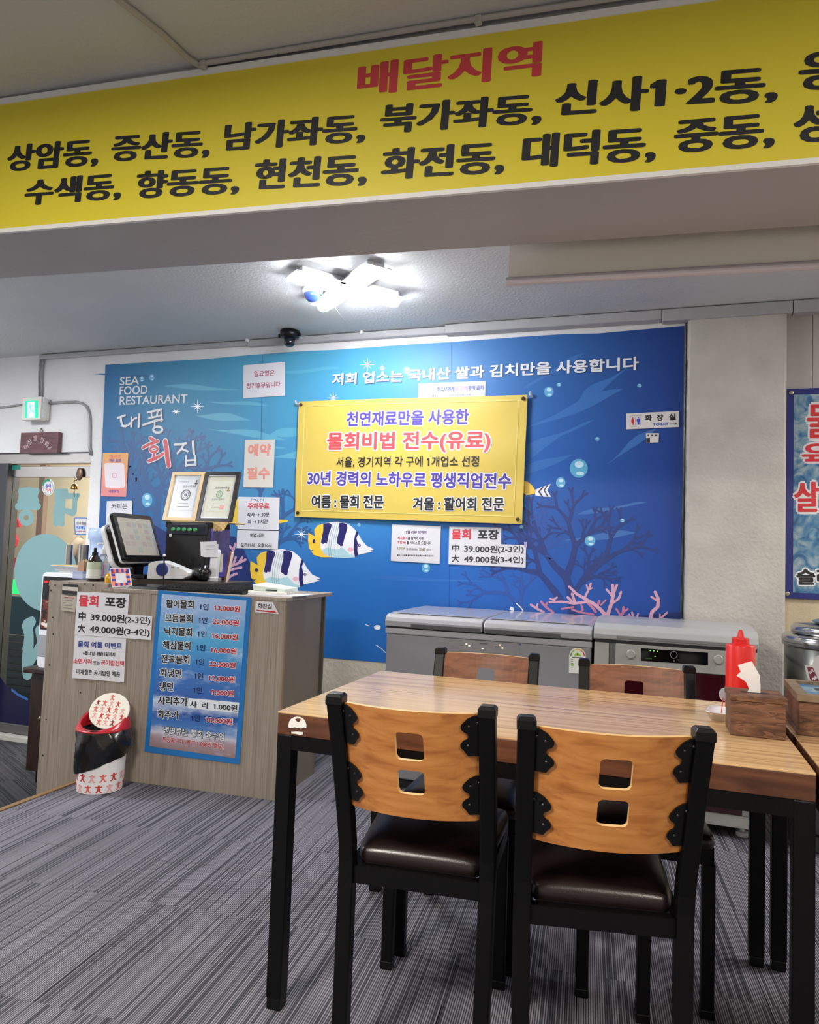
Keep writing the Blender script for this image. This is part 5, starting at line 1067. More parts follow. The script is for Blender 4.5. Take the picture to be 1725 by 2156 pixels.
GP = Plane((0, 5.28, 0), (0, -1, 0)); a, b_ = GP.P(8, 1219), GP.P(60, 1252)
tag(put('green_sign', MB().box(a.x, b_.x, 5.28, 5.30, b_.z, a.z), M('green_glow', (40, 210, 110), .5, emit=(30, 220, 100), es=.7)), 'glowing green sign at the left behind the door glass', 'sign')
RP = Plane((0, 5.9, 0), (0, -1, 0)); rs = thing('red_wall_letters', 'big red letter shapes behind the door glass left edge', 'lettering', RP.P(20, 1130)); REDL = M('red_board', (190, 52, 62), .5)
for pts in ([(-20, 1065), (29.5, 1065), (29.5, 1084), (-20, 1084)], [(-20, 1091), (40, 1091), (44, 1100), (46, 1110), (-20, 1110)], [(-20, 1118), (26, 1118), (36, 1124), (40, 1137), (36, 1150), (26, 1159), (-20, 1161)], [(-20, 1174), (40, 1174), (40, 1195), (-20, 1195)]):
    p_ = [RP.P(x, y) for x, y in pts]; put('letter_block', fixn(MB().prism([(p.x, p.z) for p in p_], (0, -.03, 0), (0, 5.9, 0), (1, 0, 0), (0, 0, 1))), REDL, rs)
for k, (px, py, rx, rz_, tl_) in enumerate(((157, 1165, .11, .30, -.35), (183, 1162, .08, .28, -.34))):
    p = Plane((0, 5.6, 0), (0, -1, 0)).P(px, py); m = MB(Matrix.Translation(p) @ Matrix.Rotation(-tl_, 4, 'Y')).ball((0, 0, 0), rx*.55, .10, rz_*.6, 14, 10)
    for i, v in enumerate(m.v): v.x += .012*math.sin(13*v.z+i); v.z += .01*math.sin(17*v.x)
    tag(put('stone', m, M('stone_brown', (134, 118, 104), .8, bump=(30, .8), var=(8, .25)), smooth=True), '%s brown grey upright stone standing outside the door' % ('wider' if k == 0 else 'narrower'), 'stone', 'stones outside the door')
p0 = Plane((0, 5.6, 0), (0, -1, 0)).P(167, 1195)
tag(put('stone_plinth', MB().box(p0.x-.25, p0.x+.25, 5.42, 5.8, -.35, p0.z-.06), M('plinth', (150, 146, 138), .7), bevel=.01), 'grey plinth carrying two stones outside the door', 'plinth')
# ------------------------------------------------------------------ exit sign, wires, wooden plaque over the door
YE = 4.108; EP = Plane((0, YE, 0), (0, -1, 0)); a, b_ = EP.P(47, 836), EP.P(83.5, 884)
ex = thing('exit_sign', 'white emergency exit box with glowing green running man panel', 'exit sign', ((a.x+b_.x)/2, WY, b_.z))
put('case', MB().box(a.x, b_.x, YE, WY-.035, b_.z, a.z), M('case_cream', (222, 222, 214), .4), ex, bevel=.008); put('back_box', MB().box(a.x+.01, b_.x-.004, WY-.036, WY, b_.z+.01, a.z-.008), M('case_cream', (222, 222, 214), .4), ex, bevel=.004)
EQ = Plane((0, YE-.001, 0), (0, -1, 0))
pn = put('panel', MB().poly(EQ, [(52.5, 844.5), (80, 843), (80, 879.5), (52, 880)], 0), M('exit_green', (30, 190, 140), .4, emit=(40, 200, 160), es=.55), ex)
put('light_field', MB().poly(EQ, [(58, 846), (73, 845.5), (72.5, 879), (57.5, 879.5)], .0006), M('exit_white', (220, 240, 245), .4, emit=(190, 228, 240), es=.75), pn)
q = MB().disc(EQ, (62.8, 850.5), 1.7, 1.9, .0012).stroke(EQ, [(64, 854), (65.5, 863)], 3.2, .0012).stroke(EQ, [(64, 854.5), (59.5, 859)], 1.4, .0012).stroke(EQ, [(65, 854), (69, 853), (71, 857)], 1.4, .0012).stroke(EQ, [(65.5, 863), (70, 867), (73, 867.5)], 1.7, .0012).stroke(EQ, [(65.5, 863), (62, 869), (59.5, 876)], 1.8, .0012)
put('running_man', q, M('exit_figure', (110, 190, 225), .4, emit=(90, 180, 220), es=.6), pn)
p = Vector((b_.x, 0, 0))
for k, (y0, y1) in enumerate(((836, 848), (850, 860), (863, 880))):
    z1, z0 = Plane((b_.x, 0, 0), (1, 0, 0)).P(93, y0).z, Plane((b_.x, 0, 0), (1, 0, 0)).P(93, y1).z; put('side_cover', MB().box(b_.x-.001, b_.x+.004, YE+.02, WY-.04, z0, z1), WHITE, ex, bevel=.002)
cb_ = M('conduit_grey', (158, 156, 156), .35, .3)
W9 = lambda pts, d=.012: [atY(x, y, WY-d) for x, y in pts]
for nm, pts, lb in (('conduit', [(86.5, 752), (83, 770), (82, 800), (82.5, 836)], 'twin grey conduit dropping to the exit sign from above, left one'), ('conduit', [(93, 754), (89, 772), (88, 800), (88, 836)], 'twin grey conduit dropping to the exit sign from above, right one'),
        ('conduit', [(104, 849), (130, 847), (160, 846), (173, 849), (182, 856), (187, 868), (189, 885), (188.5, 920), (188, 940), (191, 958)], 'grey conduit curving from the exit sign down to the door corner'), ('conduit', [(-12, 859), (0, 858), (30, 854), (47, 852)], 'grey conduit running left from the exit sign')):
    tag(put(nm, MB().tube(W9(pts), .0095 if len(pts) > 5 else .007, 8), cb_, smooth=True), lb, 'conduit')
PQ = Plane((0, WY-.04, 0), (0, -1, 0)); a, b_ = PQ.P(44, 911), PQ.P(120, 953)
pq = tag(put('wooden_plaque', MB().box(a.x, b_.x, WY-.04, WY, b_.z, a.z), wood('plaque_wood', (78, 46, 52), (104, 66, 70), (120, 80, 82), (3, 20, 20), 2, .4, local=False), bevel=.003), 'dark wooden plaque with carved letters above the door', 'plaque')
q = MB(); PQ2 = Plane((0, WY-.0405, 0), (0, -1, 0))
for ch, x0, y0, x1, y1, h in (('이', 53, 948, 61, 942, 13), ('집', 60, 939, 67.5, 933, 13), ('에', 70, 931, 78, 929, 13), ('평', 83, 931, 90, 934, 13), ('화', 92, 937, 100, 943, 13)): q.text(PQ2, ch, (x0, y0), (x1, y1), h, .0, .0006)
q.stroke(PQ2, [(101, 946), (104, 942)], .9, .0006).stroke(PQ2, [(104, 946), (108, 941)], .9, .0006).stroke(PQ2, [(109, 942), (109.5, 938)], 1.1, .0006); put('lettering', q, ink('carved', 206, 190, 190), pq)
hk = atY(87, 905, WY-.012); put('hanger', MB().tube([hk+Vector((0, 0, -.03)), hk+Vector((.012, 0, -.01)), hk+Vector((0, 0, .012)), hk+Vector((-.012, 0, -.01)), hk+Vector((0, 0, -.03))], .004, 6), BRZ, pq)
# ------------------------------------------------------------------ vending machine on its cabinet
cab = thing('low_cabinet', 'dark brown wooden stand at the entrance carrying the vending machine', 'cabinet', (-3.4, 3.7, -.3))
DB = wood('dark_stain', (30, 16, 12), (44, 26, 20), (56, 34, 26), (14, 14, 2), 2, .35, local=False)
put('body', MB().box(-3.60, -3.18, 3.53, 3.92, -.22, .365), DB, cab, bevel=.004); put('top', MB().box(-3.64, -3.14, 3.495, 3.94, .365, .40), DB, cab, bevel=.008); put('plinth', MB().box(-3.56, -3.2, 3.57, 3.9, -.30, -.22), M('plinth_black', (18, 14, 13), .6), cab); put('door_knob', MB().ball((-3.50, 3.52, .10), .014, .014, .014), M('knob_grey', (120, 112, 106), .3, .6), cab, smooth=True)
vm = thing('coffee_machine', 'white mini coffee vending machine behind the counter left end', 'machine', (-3.36, 3.72, .40))
VW = M('vending_white', (226, 228, 234), .3); vz = atY(87, 1204, 3.52).z
out = [(x-3.375, z+(.40+vz)/2) for x, z in rrect(.36, vz-.402, .03)]
put('case', fixn(MB().prism(out, (0, .38, 0), (0, 3.52, 0), (1, 0, 0), (0, 0, 1))), VW, vm, bevel=.006)
VP = Plane((0, 3.519, 0), (0, -1, 0)); a, b_ = VP.P(92, 1213), VP.P(90, 1325)
x0 = a.x; zc_, hh_ = (a.z+b_.z)/2, a.z-b_.z
pics = bpy.data.materials.new('coffee_pictures'); pics.use_nodes = True; bb = pics.node_tree.nodes['Principled BSDF']; bb.inputs['Roughness'].default_value = .15
gp = N(pics, 'ShaderNodeNewGeometry'); nn_ = N(pics, 'ShaderNodeTexNoise'); nn_.inputs['Scale'].default_value = 22; nn_.inputs['Detail'].default_value = 3; L(pics, gp.outputs['Position'], nn_.inputs['Vector']); L(pics, ramp(pics, [(.4, rgb(18, 12, 12)), (.5, rgb(120, 40, 36)), (.56, rgb(60, 30, 24)), (.62, rgb(220, 190, 160)), (.7, rgb(230, 230, 235))], nn_.outputs['Fac']).outputs[0], bb.inputs['Base Color'])
wn = put('window', MB().box(x0, -3.215, 3.516, 3.52, b_.z, a.z), M('window_black', (10, 10, 12), .12), vm, bevel=.002); put('picture', MB().box(x0+.006, -3.22, 3.5145, 3.516, b_.z+.01, zc_+.02), pics, wn)
RL = M('led_red', (255, 30, 30), .4, emit=(255, 30, 30), es=1.5)
for k in range(3): p = VP.P(96+k*3, 1224.5); put('red_digit', MB().box(p.x-.0025, p.x+.0025, 3.5135, 3.516, p.z-.005, p.z+.005), RL, wn)
put('cup_bay', MB().box(x0-.01, -3.215, 3.5165, 3.52, .47, .60), M('bay_grey', (150, 152, 158), .4), vm, bevel=.002)
tz = vz+.001
def on(px, py, z): return atZ(px, py, z)
def dpx(n, p): return n*(p-EYE).dot(CF)/FPX
p = Vector((-3.37, 3.60, tz)); dsh = thing('white_tray', 'white tray with yellowish top lying on the coffee machine', 'tray', p)
put('tray', MB().add([(-.10, -.07, .012), (.10, -.07, .012), (.10, .05, .012), (-.10, .05, .012), (-.125, -.09, .042), (.125, -.09, .042), (.125, .06, .042), (-.125, .06, .042)], [(0, 3, 2, 1), (4, 5, 6, 7), (0, 1, 5, 4), (1, 2, 6, 5), (2, 3, 7, 6), (3, 0, 4, 7)]), WHITE, dsh, local=True, bevel=.003)
put('foot', MB().box(-.08, .08, -.06, .04, 0, .013), WHITE, dsh, local=True); put('card', MB().box(-.115, .115, -.085, .05, .0425, .046), M('card_tan', (206, 176, 120), .6), dsh, local=True)
for k, (px, r, y) in enumerate(((144, .022, 3.76), (174.5, .030, 3.74))):
    pb = atY(px, 1185, y); zt_ = atY(px, 1147, y).z
    tag(put('cup_dispenser', MB().lathe([(r*.92, tz), (r, tz+.004), (r, zt_), (r*.9, zt_)], (pb.x, y, 0), 20), CHR, smooth=False), ('narrower' if k == 0 else 'wider')+' upright steel cup tube on the coffee machine', 'cup dispenser', 'steel cup tubes')
# ------------------------------------------------------------------ things on the counter
p = atY(197, 1222, 3.2); p.z = zl-.003; d_ = dpx(1, p)
bt = thing('pump_bottle', 'dark brown bottle with pale green label on the counter left end', 'bottle', p)
put('body', MB().lathe([(d_*13, 0), (d_*14.5, d_*2), (d_*14.5, d_*40), (d_*13.5, d_*44), (d_*7, d_*53), (d_*6, d_*55)], n=28), M('amber_dark', (28, 14, 10), .12, coat=.6), bt, smooth=True, local=True)
put('label', MB().lathe([(d_*14.6, d_*6), (d_*14.8, d_*7), (d_*14.8, d_*24), (d_*14.6, d_*24.5)], n=28), M('label_white2', (216, 218, 214), .5), bt, local=True); put('label_top', MB().lathe([(d_*14.6, d_*24.5), (d_*14.8, d_*25), (d_*14.8, d_*40), (d_*14.6, d_*40.5)], n=28), M('label_green', (184, 196, 172), .5), bt, local=True)
put('pump', MB().lathe([(d_*6.2, d_*54), (d_*6.2, d_*60), (d_*3.2, d_*61), (d_*3.2, d_*69), (d_*2.2, d_*70)], n=18), BLK, bt, local=True)
p = atY(215, 1224, 3.28); p.z = zl-.003; d_ = dpx(1, p)
CLR = M('clear_bottle', (226, 230, 234), .08, trans=.85); CLR.node_tree.nodes['Principled BSDF'].inputs['IOR'].default_value = 1.2
bt = thing('soap_bottle', 'clear pump bottle with white pump behind the brown bottle', 'bottle', p)
put('body', MB().lathe([(d_*11, 0), (d_*12, d_*2), (d_*12, d_*40), (d_*9, d_*50), (d_*5, d_*56)], n=24), CLR, bt, smooth=True, local=True); put('collar', MB().lathe([(d_*6.3, d_*56), (d_*6.3, d_*66), (d_*3, d_*67), (d_*2.2, d_*76), (d_*4, d_*77), (d_*4, d_*80)], n=18), WHITE, bt, smooth=False, local=True); put('nozzle', MB().tube([(0, 0, d_*78), (-d_*8, -d_*4, d_*78), (-d_*12, -d_*6, d_*75)], d_*1.6, 8), WHITE, bt, local=True)
put('label', MB().box(d_*8, d_*10, -d_*9, -d_*8, d_*10, d_*34), M('label_pink', (216, 70, 120), .5), bt, local=True)
p = atY(174, 1222, 3.3); p.z = zl-.003; tp = thing('toothpick_box', 'small kraft box of toothpicks in a clear bluish holder', 'box', p); d_ = dpx(1, p)
put('holder', MB().box(-d_*17, d_*10, -.03, .03, 0, d_*17), M('holder_blue', (170, 184, 222), .1, alpha=.55), tp, local=True, bevel=.002); put('box', MB().box(-d_*6, d_*9, -.022, .022, d_*17, d_*36), M('kraft', (170, 132, 104), .7), tp, local=True)
q = MB(); rr = random.Random(2)
for k in range(14): x = -d_*5+k*d_; q.tube([(x, rr.uniform(-.015, .015), d_*34), (x+rr.uniform(-.004, .004), rr.uniform(-.015, .015), d_*(39+rr.uniform(0, 4)))], .0016, 4)
tag(put('toothpicks', q, M('pick_wood', (222, 190, 140), .6), tp, local=True), kind='stuff')
p = atY(231, 1224, 3.16); p.z = zt; d_ = dpx(1, p); tag(put('amber_jar', MB().lathe([(d_*8, 0), (d_*10, d_*4), (d_*10, d_*20), (d_*6, d_*27)], p, 20), M('amber', (206, 150, 36), .2), smooth=True), 'amber yellow jar half hidden behind the colour squared card', 'jar')
# colour-squared card stand
cc = [(231, 1187.5), (273, 1187), (278.5, 1225.5), (236, 1228.5)]; pb = atY(257, 1228, 3.09); pb.z = zt; CDP = Plane(pb, (.35, -1, .22))
CDZ = Vector((0, 0, min(0, zt+.001-min(CDP.P(*c).z for c in cc)))); cdv = [CDP.P(*c)+CDZ for c in cc]; cdm = MB().add(cdv+[v-CDP.n*.004 for v in cdv], [(3, 2, 1, 0), (4, 5, 6, 7), (0, 1, 5, 4), (1, 2, 6, 5), (2, 3, 7, 6), (3, 0, 4, 7)])
cd_ = tag(put('card_stand', fixn(cdm), PAPER), 'small standing card with orange pink and blue squares', 'card')
def cdp(u, v): a = [cc[0][k]*(1-u)+cc[1][k]*u for k in (0, 1)]; b_ = [cc[3][k]*(1-u)+cc[2][k]*u for k in (0, 1)]; return (a[0]*(1-v)+b_[0]*v, a[1]*(1-v)+b_[1]*v)
cols = [(50, 60, 160), (240, 120, 90), (226, 110, 190), (50, 60, 160)]
for k in range(7):
    for side in range(4):
        a = .05+k*.9/7; e = a+.9/7
        r_ = {0: (a, .05, e, .26), 1: (a, .80, e, .95), 2: (.05, a, .24, e), 3: (.78, a, .95, e)}[side]
        if side > 1 and k in (0, 6): continue
        put('colour_square', MB().poly(CDP, [cdp(r_[0], r_[1]), cdp(r_[2], r_[1]), cdp(r_[2], r_[3]), cdp(r_[0], r_[3])], .0006).shift(CDZ), ink('square_%d' % ((k+side) % 4), *cols[(k*3+side) % 4] if (k+side) % 4 else cols[0]), cd_)
put('strut', MB().box(pb.x-.004, pb.x+.004, pb.y+.012, pb.y+.05, zt, zt+.04), PAPER, cd_)
zd = zt+.042
cdw = thing('cash_drawer', 'low dark cash drawer under the till and amplifier', 'cash drawer', (-2.5, 3.45, zt), CA)
put('case', MB().box(-.40, .36, -.17, .15, .001, .042), M('drawer_dark', (40, 34, 32), .45), cdw, bevel=.004, local=True); put('drawer_front', MB().box(-.38, .34, -.175, -.169, .006, .037), M('drawer_face', (58, 46, 38), .45), cdw, bevel=.002, local=True)
# touchscreen till facing the cashier
psi, th, mw, mh = 1.66, .363, .355, .272
n3 = Vector((math.sin(psi), -math.cos(psi), 0)); r3 = Vector((math.cos(psi), math.sin(psi), 0)); u3 = (Vector((0, 0, 1))*math.cos(th)-n3*math.sin(th)); nn3 = r3.cross(u3)
mb0 = Vector((-2.628, 3.30, 1.08)); TM = Matrix(((r3.x, u3.x, nn3.x, mb0.x), (r3.y, u3.y, nn3.y, mb0.y), (r3.z, u3.z, nn3.z, mb0.z), (0, 0, 0, 1)))
pos = thing('touchscreen_till', 'black touchscreen till tilted back on the counter', 'till', (-2.66, 3.30, zd))
def tbox(x0, x1, y0, y1, z0, z1): return MB(TM).box(x0, x1, y0, y1, z0, z1)
bz_ = MB(TM).prism([(x, y+mh/2) for x, y in rrect(mw, mh, .018)], (0, 0, .022), (0, 0, -.022), (1, 0, 0), (0, 1, 0))
put('bezel', fixn(bz_), M('till_black', (14, 15, 18), .2, coat=.3), pos, bevel=.003); put('back_shell', fixn(MB(TM).prism([(x, y+mh/2) for x, y in rrect(mw+.004, mh+.004, .02)], (0, 0, .012), (0, 0, -.034), (1, 0, 0), (0, 1, 0))), WHITE, pos, bevel=.003)
scr_ = put('screen', tbox(-mw/2+.026, mw/2-.026, .034, mh-.026, 0, .0008), M('till_screen', (120, 116, 108), .3, emit=(196, 188, 176), es=.22), pos)
rr = random.Random(4); KEYC = [M('tile_%d' % i, tuple(x//2 for x in c), .4, emit=c, es=.2) for i, c in enumerate(((214, 204, 196), (190, 206, 196), (206, 190, 184), (222, 214, 206)))]
for j in range(5):
    for i in range(5):
        if rr.random() < .25: continue
        x = -mw/2+.045+i*.05; y = .05+j*.036; put('menu_tile', tbox(x, x+.036, y, y+.026, .0008, .0014), KEYC[rr.randrange(4)], scr_)
for j in range(9): put('menu_tile', tbox(mw/2-.052, mw/2-.034, .045+j*.02, .057+j*.02, .0008, .0014), M('tile_blue', (130, 150, 180), .4, emit=(120, 140, 170), es=.2), scr_)
put('rear_display', fixn(MB(TM).prism([(x, y+mh*.42) for x, y in rrect(.30, .25, .045)], (0, 0, .025), (0, 0, -.115), (1, 0, 0), (0, 1, 0))), WHITE, pos, bevel=.006); put('rear_core', fixn(MB(TM).prism([(x+.004, y+mh*.415) for x, y in rrect(.286, .236, .042)], (0, 0, .055), (0, 0, -.09), (1, 0, 0), (0, 1, 0))), BLK, pos, bevel=.004)
put('stand', MB().box(-2.80, -2.62, 3.285, 3.42, zd, zd+.022), M('stand_dark', (22, 24, 34), .4), pos, bevel=.004); put('neck', MB().box(-2.76, -2.70, 3.30, 3.38, zd+.02, 1.17), M('stand_dark', (22, 24, 34), .4), pos, bevel=.004)
# white card terminal with a blue disc
TP = Plane((0, 3.30, 0), (.15, -1, 0)); TP = Plane(Vector((-2.45, 3.30, 0)), (.15, -1, 0)); o_ = [TP.P(x, y) for x, y in ((309, 1221), (312, 1189), (325, 1184), (341, 1183), (360, 1190), (392, 1204), (396, 1209), (394, 1216), (384, 1221.5))]
tm = thing('card_terminal', 'white card terminal with round blue disc beside the till', 'terminal', TP.P(350, 1221))
mlow = min(v.z for v in o_)+zt-zd; o_ = [Vector((v.x, v.y, v.z-(mlow-zt-.001))) for v in o_]
body_ = MB().add(o_+[v-TP.n*.085 for v in o_], [tuple(t) for t in tessellate_polygon([o_])]+[tuple(i+9 for i in reversed(t)) for t in tessellate_polygon([o_])]+[(i, (i+1) % 9, (i+1) % 9+9, i+9) for i in range(9)])
tm.location.z = zd; WM[tm.name] = Matrix.Translation(tm.location)
put('body', fixn(body_), WHITE, tm, bevel=.004)
dc = TP.P(342, 1202); dc.z -= mlow-zt-.002; RX = Matrix.Translation(dc) @ TP.n.to_track_quat('Z', 'Y').to_matrix().to_4x4()
put('disc', MB(RX).lathe([(.034, 0), (.034, .008), (.028, .012), (.02, .012)], n=28), M('disc_blue', (22, 40, 120), .25, coat=.5), tm, smooth=False)
q = MB(); 
put('slot', MB(RX).box(.05, .066, .012, .017, 0, .002), INK['grey'], tm); put('slot', MB(RX).box(.085, .10, .012, .017, 0, .002), INK['grey'], tm)
p = atY(345, 1224, 3.17); p.z = zt; sk = thing('bill_spike', 'thin black upright spike with white tip', 'spike', p); tz2 = atY(341, 1169, p.y).z
put('rod', MB().tube([(0, 0, .004), (-.006, 0, tz2-zt)], .004, 8), BLK, sk, local=True); put('tip', MB().ball((-.006, 0, tz2-zt), .007, .007, .007), WHITE, sk, smooth=True, local=True); put('foot', MB().lathe([(.03, 0), (.03, .004)], n=20), BLK, sk, local=True)
# keyboard, pad, papers
def yawbox(c, ang): return Matrix.Translation(c) @ Matrix.Rotation(ang, 4, 'Z')
kb = thing('keyboard', 'long black keyboard along the counter front edge', 'keyboard', Vector((atY(437, 1243, 3.17).x, 3.17, zt)), CA)
put('base', MB().add([(-.235, -.07, .0), (.235, -.07, .0), (.235, .07, 0), (-.235, .07, 0), (-.232, -.068, .014), (.232, -.068, .014), (.232, .068, .03), (-.232, .068, .03)], [(0, 3, 2, 1), (4, 5, 6, 7), (0, 1, 5, 4), (1, 2, 6, 5), (2, 3, 7, 6), (3, 0, 4, 7)]), BLK, kb, local=True, bevel=.003)
q = MB()
for j in range(5):
    for i in range(22): x = -.222+i*.0202; y = -.055+j*.024; z = .0155+j*.0028; q.box(x, x+.016, y, y+.018, z, z+.008)
tag(put('keys', q, M('key_black', (26, 26, 30), .5), kb, local=True), kind='stuff')
p = Vector((atY(312, 1236, 3.14).x, 3.14, zt)); tag(put('signature_pad', MB(yawbox(p, CA)).add([(-.09, -.055, 0), (.09, -.055, 0), (.09, .055, 0), (-.09, .055, 0), (-.075, -.045, .014), (.085, -.045, .014), (.085, .05, .022), (-.075, .05, .022)], [(0, 3, 2, 1), (4, 5, 6, 7), (0, 1, 5, 4), (1, 2, 6, 5), (2, 3, 7, 6), (3, 0, 4, 7)]), M('pad_black', (20, 20, 22), .3), bevel=.002), 'flat black pad left of the keyboard', 'pad')
p = Vector((atY(583, 1250, 3.24).x, 3.24, zt)); nb = thing('notebook', 'white spiral notebook with loose sheets at the counter right end', 'notebook', p, CA-.06)
put('sheets', MB().box(-.150, .13, -.085, .10, 0, .004).box(-.13, .155, -.075, .09, .004, .007), PAPER, nb, local=True); put('cover', MB().box(-.135, .085, -.07, .075, .007, .018), M('note_white', (224, 222, 214), .5), nb, local=True, bevel=.002)
for k in range(12): 
    y = -.06+k*.011; put('ring', MB().tube([(.083+.009*math.cos(t), y, .013+.009*math.sin(t)) for t in [2*math.pi*i/8 for i in range(9)]], .0012, 4), CHR, nb, local=True)
ck = thing('calculator', 'pale green desk calculator lying on the spiral notebook', 'calculator', p+Vector((-.01, .0, .018)), CA-.12)
put('body', MB().add([(-.095, -.05, 0), (.085, -.055, 0), (.095, .06, 0), (-.09, .06, 0), (-.10, -.055, .030), (.09, -.05, .018), (.095, .06, .022), (-.095, .06, .040)], [(0, 3, 2, 1), (4, 5, 6, 7), (0, 1, 5, 4), (1, 2, 6, 5), (2, 3, 7, 6), (3, 0, 4, 7)]), M('calc_green', (206, 216, 206), .4), ck, local=True, bevel=.004)
put('display', MB().box(-.02, .045, -.0555, -.05, .004, .010), M('calc_dark', (40, 50, 48), .3), ck, local=True)
# amplifier, lace runner and certificates
AX, AY = -2.605, 3.43; amp = thing('amplifier', 'black guitar amplifier with green knobs behind the till', 'amplifier', (AX+.14, AY+.1, zd))
ztop = atY(380, 1097, AY+.075).z-.009
put('cabinet', MB().box(AX, AX+.285, AY, AY+.21, zd+.001, ztop), M('amp_tolex', (18, 18, 20), .6, bump=(300, .3)), amp, bevel=.008)
AP = Plane((0, AY-.002, 0), (0, -1, 0)); a, b_ = AP.P(340, 1121), AP.P(425, 1216)
put('grille', MB().box(AX+.02, AX+.265, AY-.003, AY+.001, zd+.02, a.z-.012), M('grille_cloth', (12, 12, 14), .7, bump=(700, .4)), amp, bevel=.002)
ctl = put('control_strip', MB().box(AX+.012, AX+.273, AY-.006, AY+.002, a.z-.008, ztop-.012), M('strip_navy', (26, 28, 44), .35), amp, bevel=.002)
for k in range(5):
    p = Vector((AX+.055+k*.036, AY-.006, (a.z-.008+ztop-.012)/2)); put('knob', MB().lathe([(.011, 0), (.010, .010), (.008, .012)], (0, 0, 0), 14, mx=Matrix.Translation(p) @ Matrix.Rotation(math.pi/2, 4, 'X')), M('knob_green', (70, 150, 90), .4), ctl)
put('logo_plate', MB().box(AX+.03, AX+.045, AY-.008, AY-.004, a.z-.022, a.z-.006), WHITE, amp)
q = MB(); c_ = Vector((AX+.19, AY-.0036, zd+.11)); put('emblem_ring', MB().tube([c_+Vector((.02*math.cos(t), 0, .02*math.sin(t))) for t in [2*math.pi*i/20 for i in range(21)]], .0012, 5), M('emblem_dark', (40, 40, 44), .3), amp)
put('side_film', MB().box(AX+.285, AX+.287, AY+.01, AY+.20, zd+.02, ztop-.03), M('film_purple', (74, 60, 130), .2, var=(14, .6)), amp)
put('corner', MB().box(AX-.003, AX+.03, AY-.004, AY+.03, ztop-.03, ztop+.003), BLK, amp, bevel=.004); put('corner', MB().box(AX+.255, AX+.288, AY-.004, AY+.03, ztop-.03, ztop+.003), BLK, amp, bevel=.004)
LACE = M('gold_lace', (222, 190, 128), .6, bump=(260, .8), var=(90, .3))
run = thing('lace_runner', 'gold lace cloth over the amplifier top', 'cloth', (AX+.2, AY+.12, ztop))
put('cloth', MB().box(AX+.0, AX+.385, AY+.035, AY+.21, ztop+.004, ztop+.008), LACE, run)
e_ = []; n = 22
for i in range(n+1):
    x = AX+.275+.105*i/n; e_.append((x, ztop+.006-(.052 if i % 2 else .042)*(1 if i < 16 else (n-i)/6*.9+.06)))
pts = [(AX+.275, ztop+.006)]+e_+[(AX+.382, ztop+.006)]
put('hanging_edge', fixn(MB().prism(pts, (0, .002, 0), (0, AY+.034, 0), (1, 0, 0), (0, 0, 1))), LACE, run)
put('board', MB().box(AX+.01, AX+.38, AY+.04, AY+.205, ztop+.0005, ztop+.004), M('board_tan', (160, 128, 86), .6), run)
def cert(name, label, px0, px1, fm, inner, body):
    zb = ztop+.009; Yb = AY+.075
    a, b_ = atY(px0, 1096, Yb), atY(px1, 1098, Yb); w_ = b_.x-a.x; h_ = .297; tl_ = math.radians(14)
    mx = Matrix.Translation((a.x, Yb, zb)) @ Matrix.Rotation(-tl_, 4, 'X')
    t = thing(name, label, 'picture frame', (0, 0, 0), group='framed certificates on the amplifier', mx=mx)
    fr_ = MB(); k = .019
    for x0, x1, z0, z1 in ((0, w_, 0, k), (0, w_, h_-k, h_), (0, k, k, h_-k), (w_-k, w_, k, h_-k)): fr_.box(x0, x1, -.008, .012, z0, z1)
    put('frame', fr_, fm, t, local=True)
    if inner: 
        i_ = MB(); g_ = .006
        for x0, x1, z0, z1 in ((k, w_-k, k, k+g_), (k, w_-k, h_-k-g_, h_-k), (k, k+g_, k, h_-k), (w_-k-g_, w_-k, k, h_-k)): i_.box(x0, x1, -.004, .008, z0, z1)
        put('liner', i_, inner, t, local=True)
    put('certificate', MB().box(k-.002, w_-k+.002, .001, .004, k-.002, h_-k+.002), M(name+'_paper_'+label[:4], body, .25, coat=.4), t, local=True)
    pl = Plane(mx @ Vector((0, .0008, 0)), mx.to_3x3() @ Vector((0, -1, 0)), mx.to_3x3() @ Vector((0, 0, 1)))
    return t, pl, mx, w_, h_
WDF = M('frame_maple', (212, 184, 140), .45, var=(20, .05)); BKF = M('frame_black', (26, 20, 26), .3, coat=.2); SLV = M('liner_silver', (206, 206, 210), .25, .8)
def cq(mx, w_, h_): return lambda u, v, d=0: mx @ Vector((u*w_, .0006-d, v*h_))
def clines(t, mx, w_, h_, col, rows):
    q = MB(); f = cq(mx, w_, h_)
    for u0, v0, u1, v1, tk in rows:
        a, b_ = f(u0, v0), f(u1, v1); dv = (b_-a).normalized().cross(mx.to_3x3() @ Vector((0, -1, 0)))*tk
        q.add([a-dv, b_-dv, b_+dv, a+dv], [(0, 1, 2, 3)])
    put('small_print', q, col, t)
t, pl, mx, w_, h_ = cert('certificate_frame', 'pale wood framed certificate leaning on the left atop the amplifier', 343, 412, WDF, None, (198, 202, 208))
clines(t, mx, w_, h_, INK['grey'], [(.22, .86, .84, .86, .0005), (.22, .22, .84, .22, .0005), (.22, .22, .22, .86, .0005), (.84, .22, .84, .86, .0005), (.26, .80, .55, .80, .0012), (.34, .29, .70, .29, .0022), (.36, .36, .66, .36, .001)])
q = MB(); f = cq(mx, w_, h_); c0 = f(.53, .53)
def cring(q, c, r0, r1, mx):
    X, Z = mx.to_3x3() @ Vector((1, 0, 0)), mx.to_3x3() @ Vector((0, 0, 1)); n = 24
    q.add([c+(X*math.cos(2*math.pi*i/n)+Z*math.sin(2*math.pi*i/n))*r for r in (r0, r1) for i in range(n)], [(i, (i+1) % n, n+(i+1) % n, n+i) for i in range(n)])
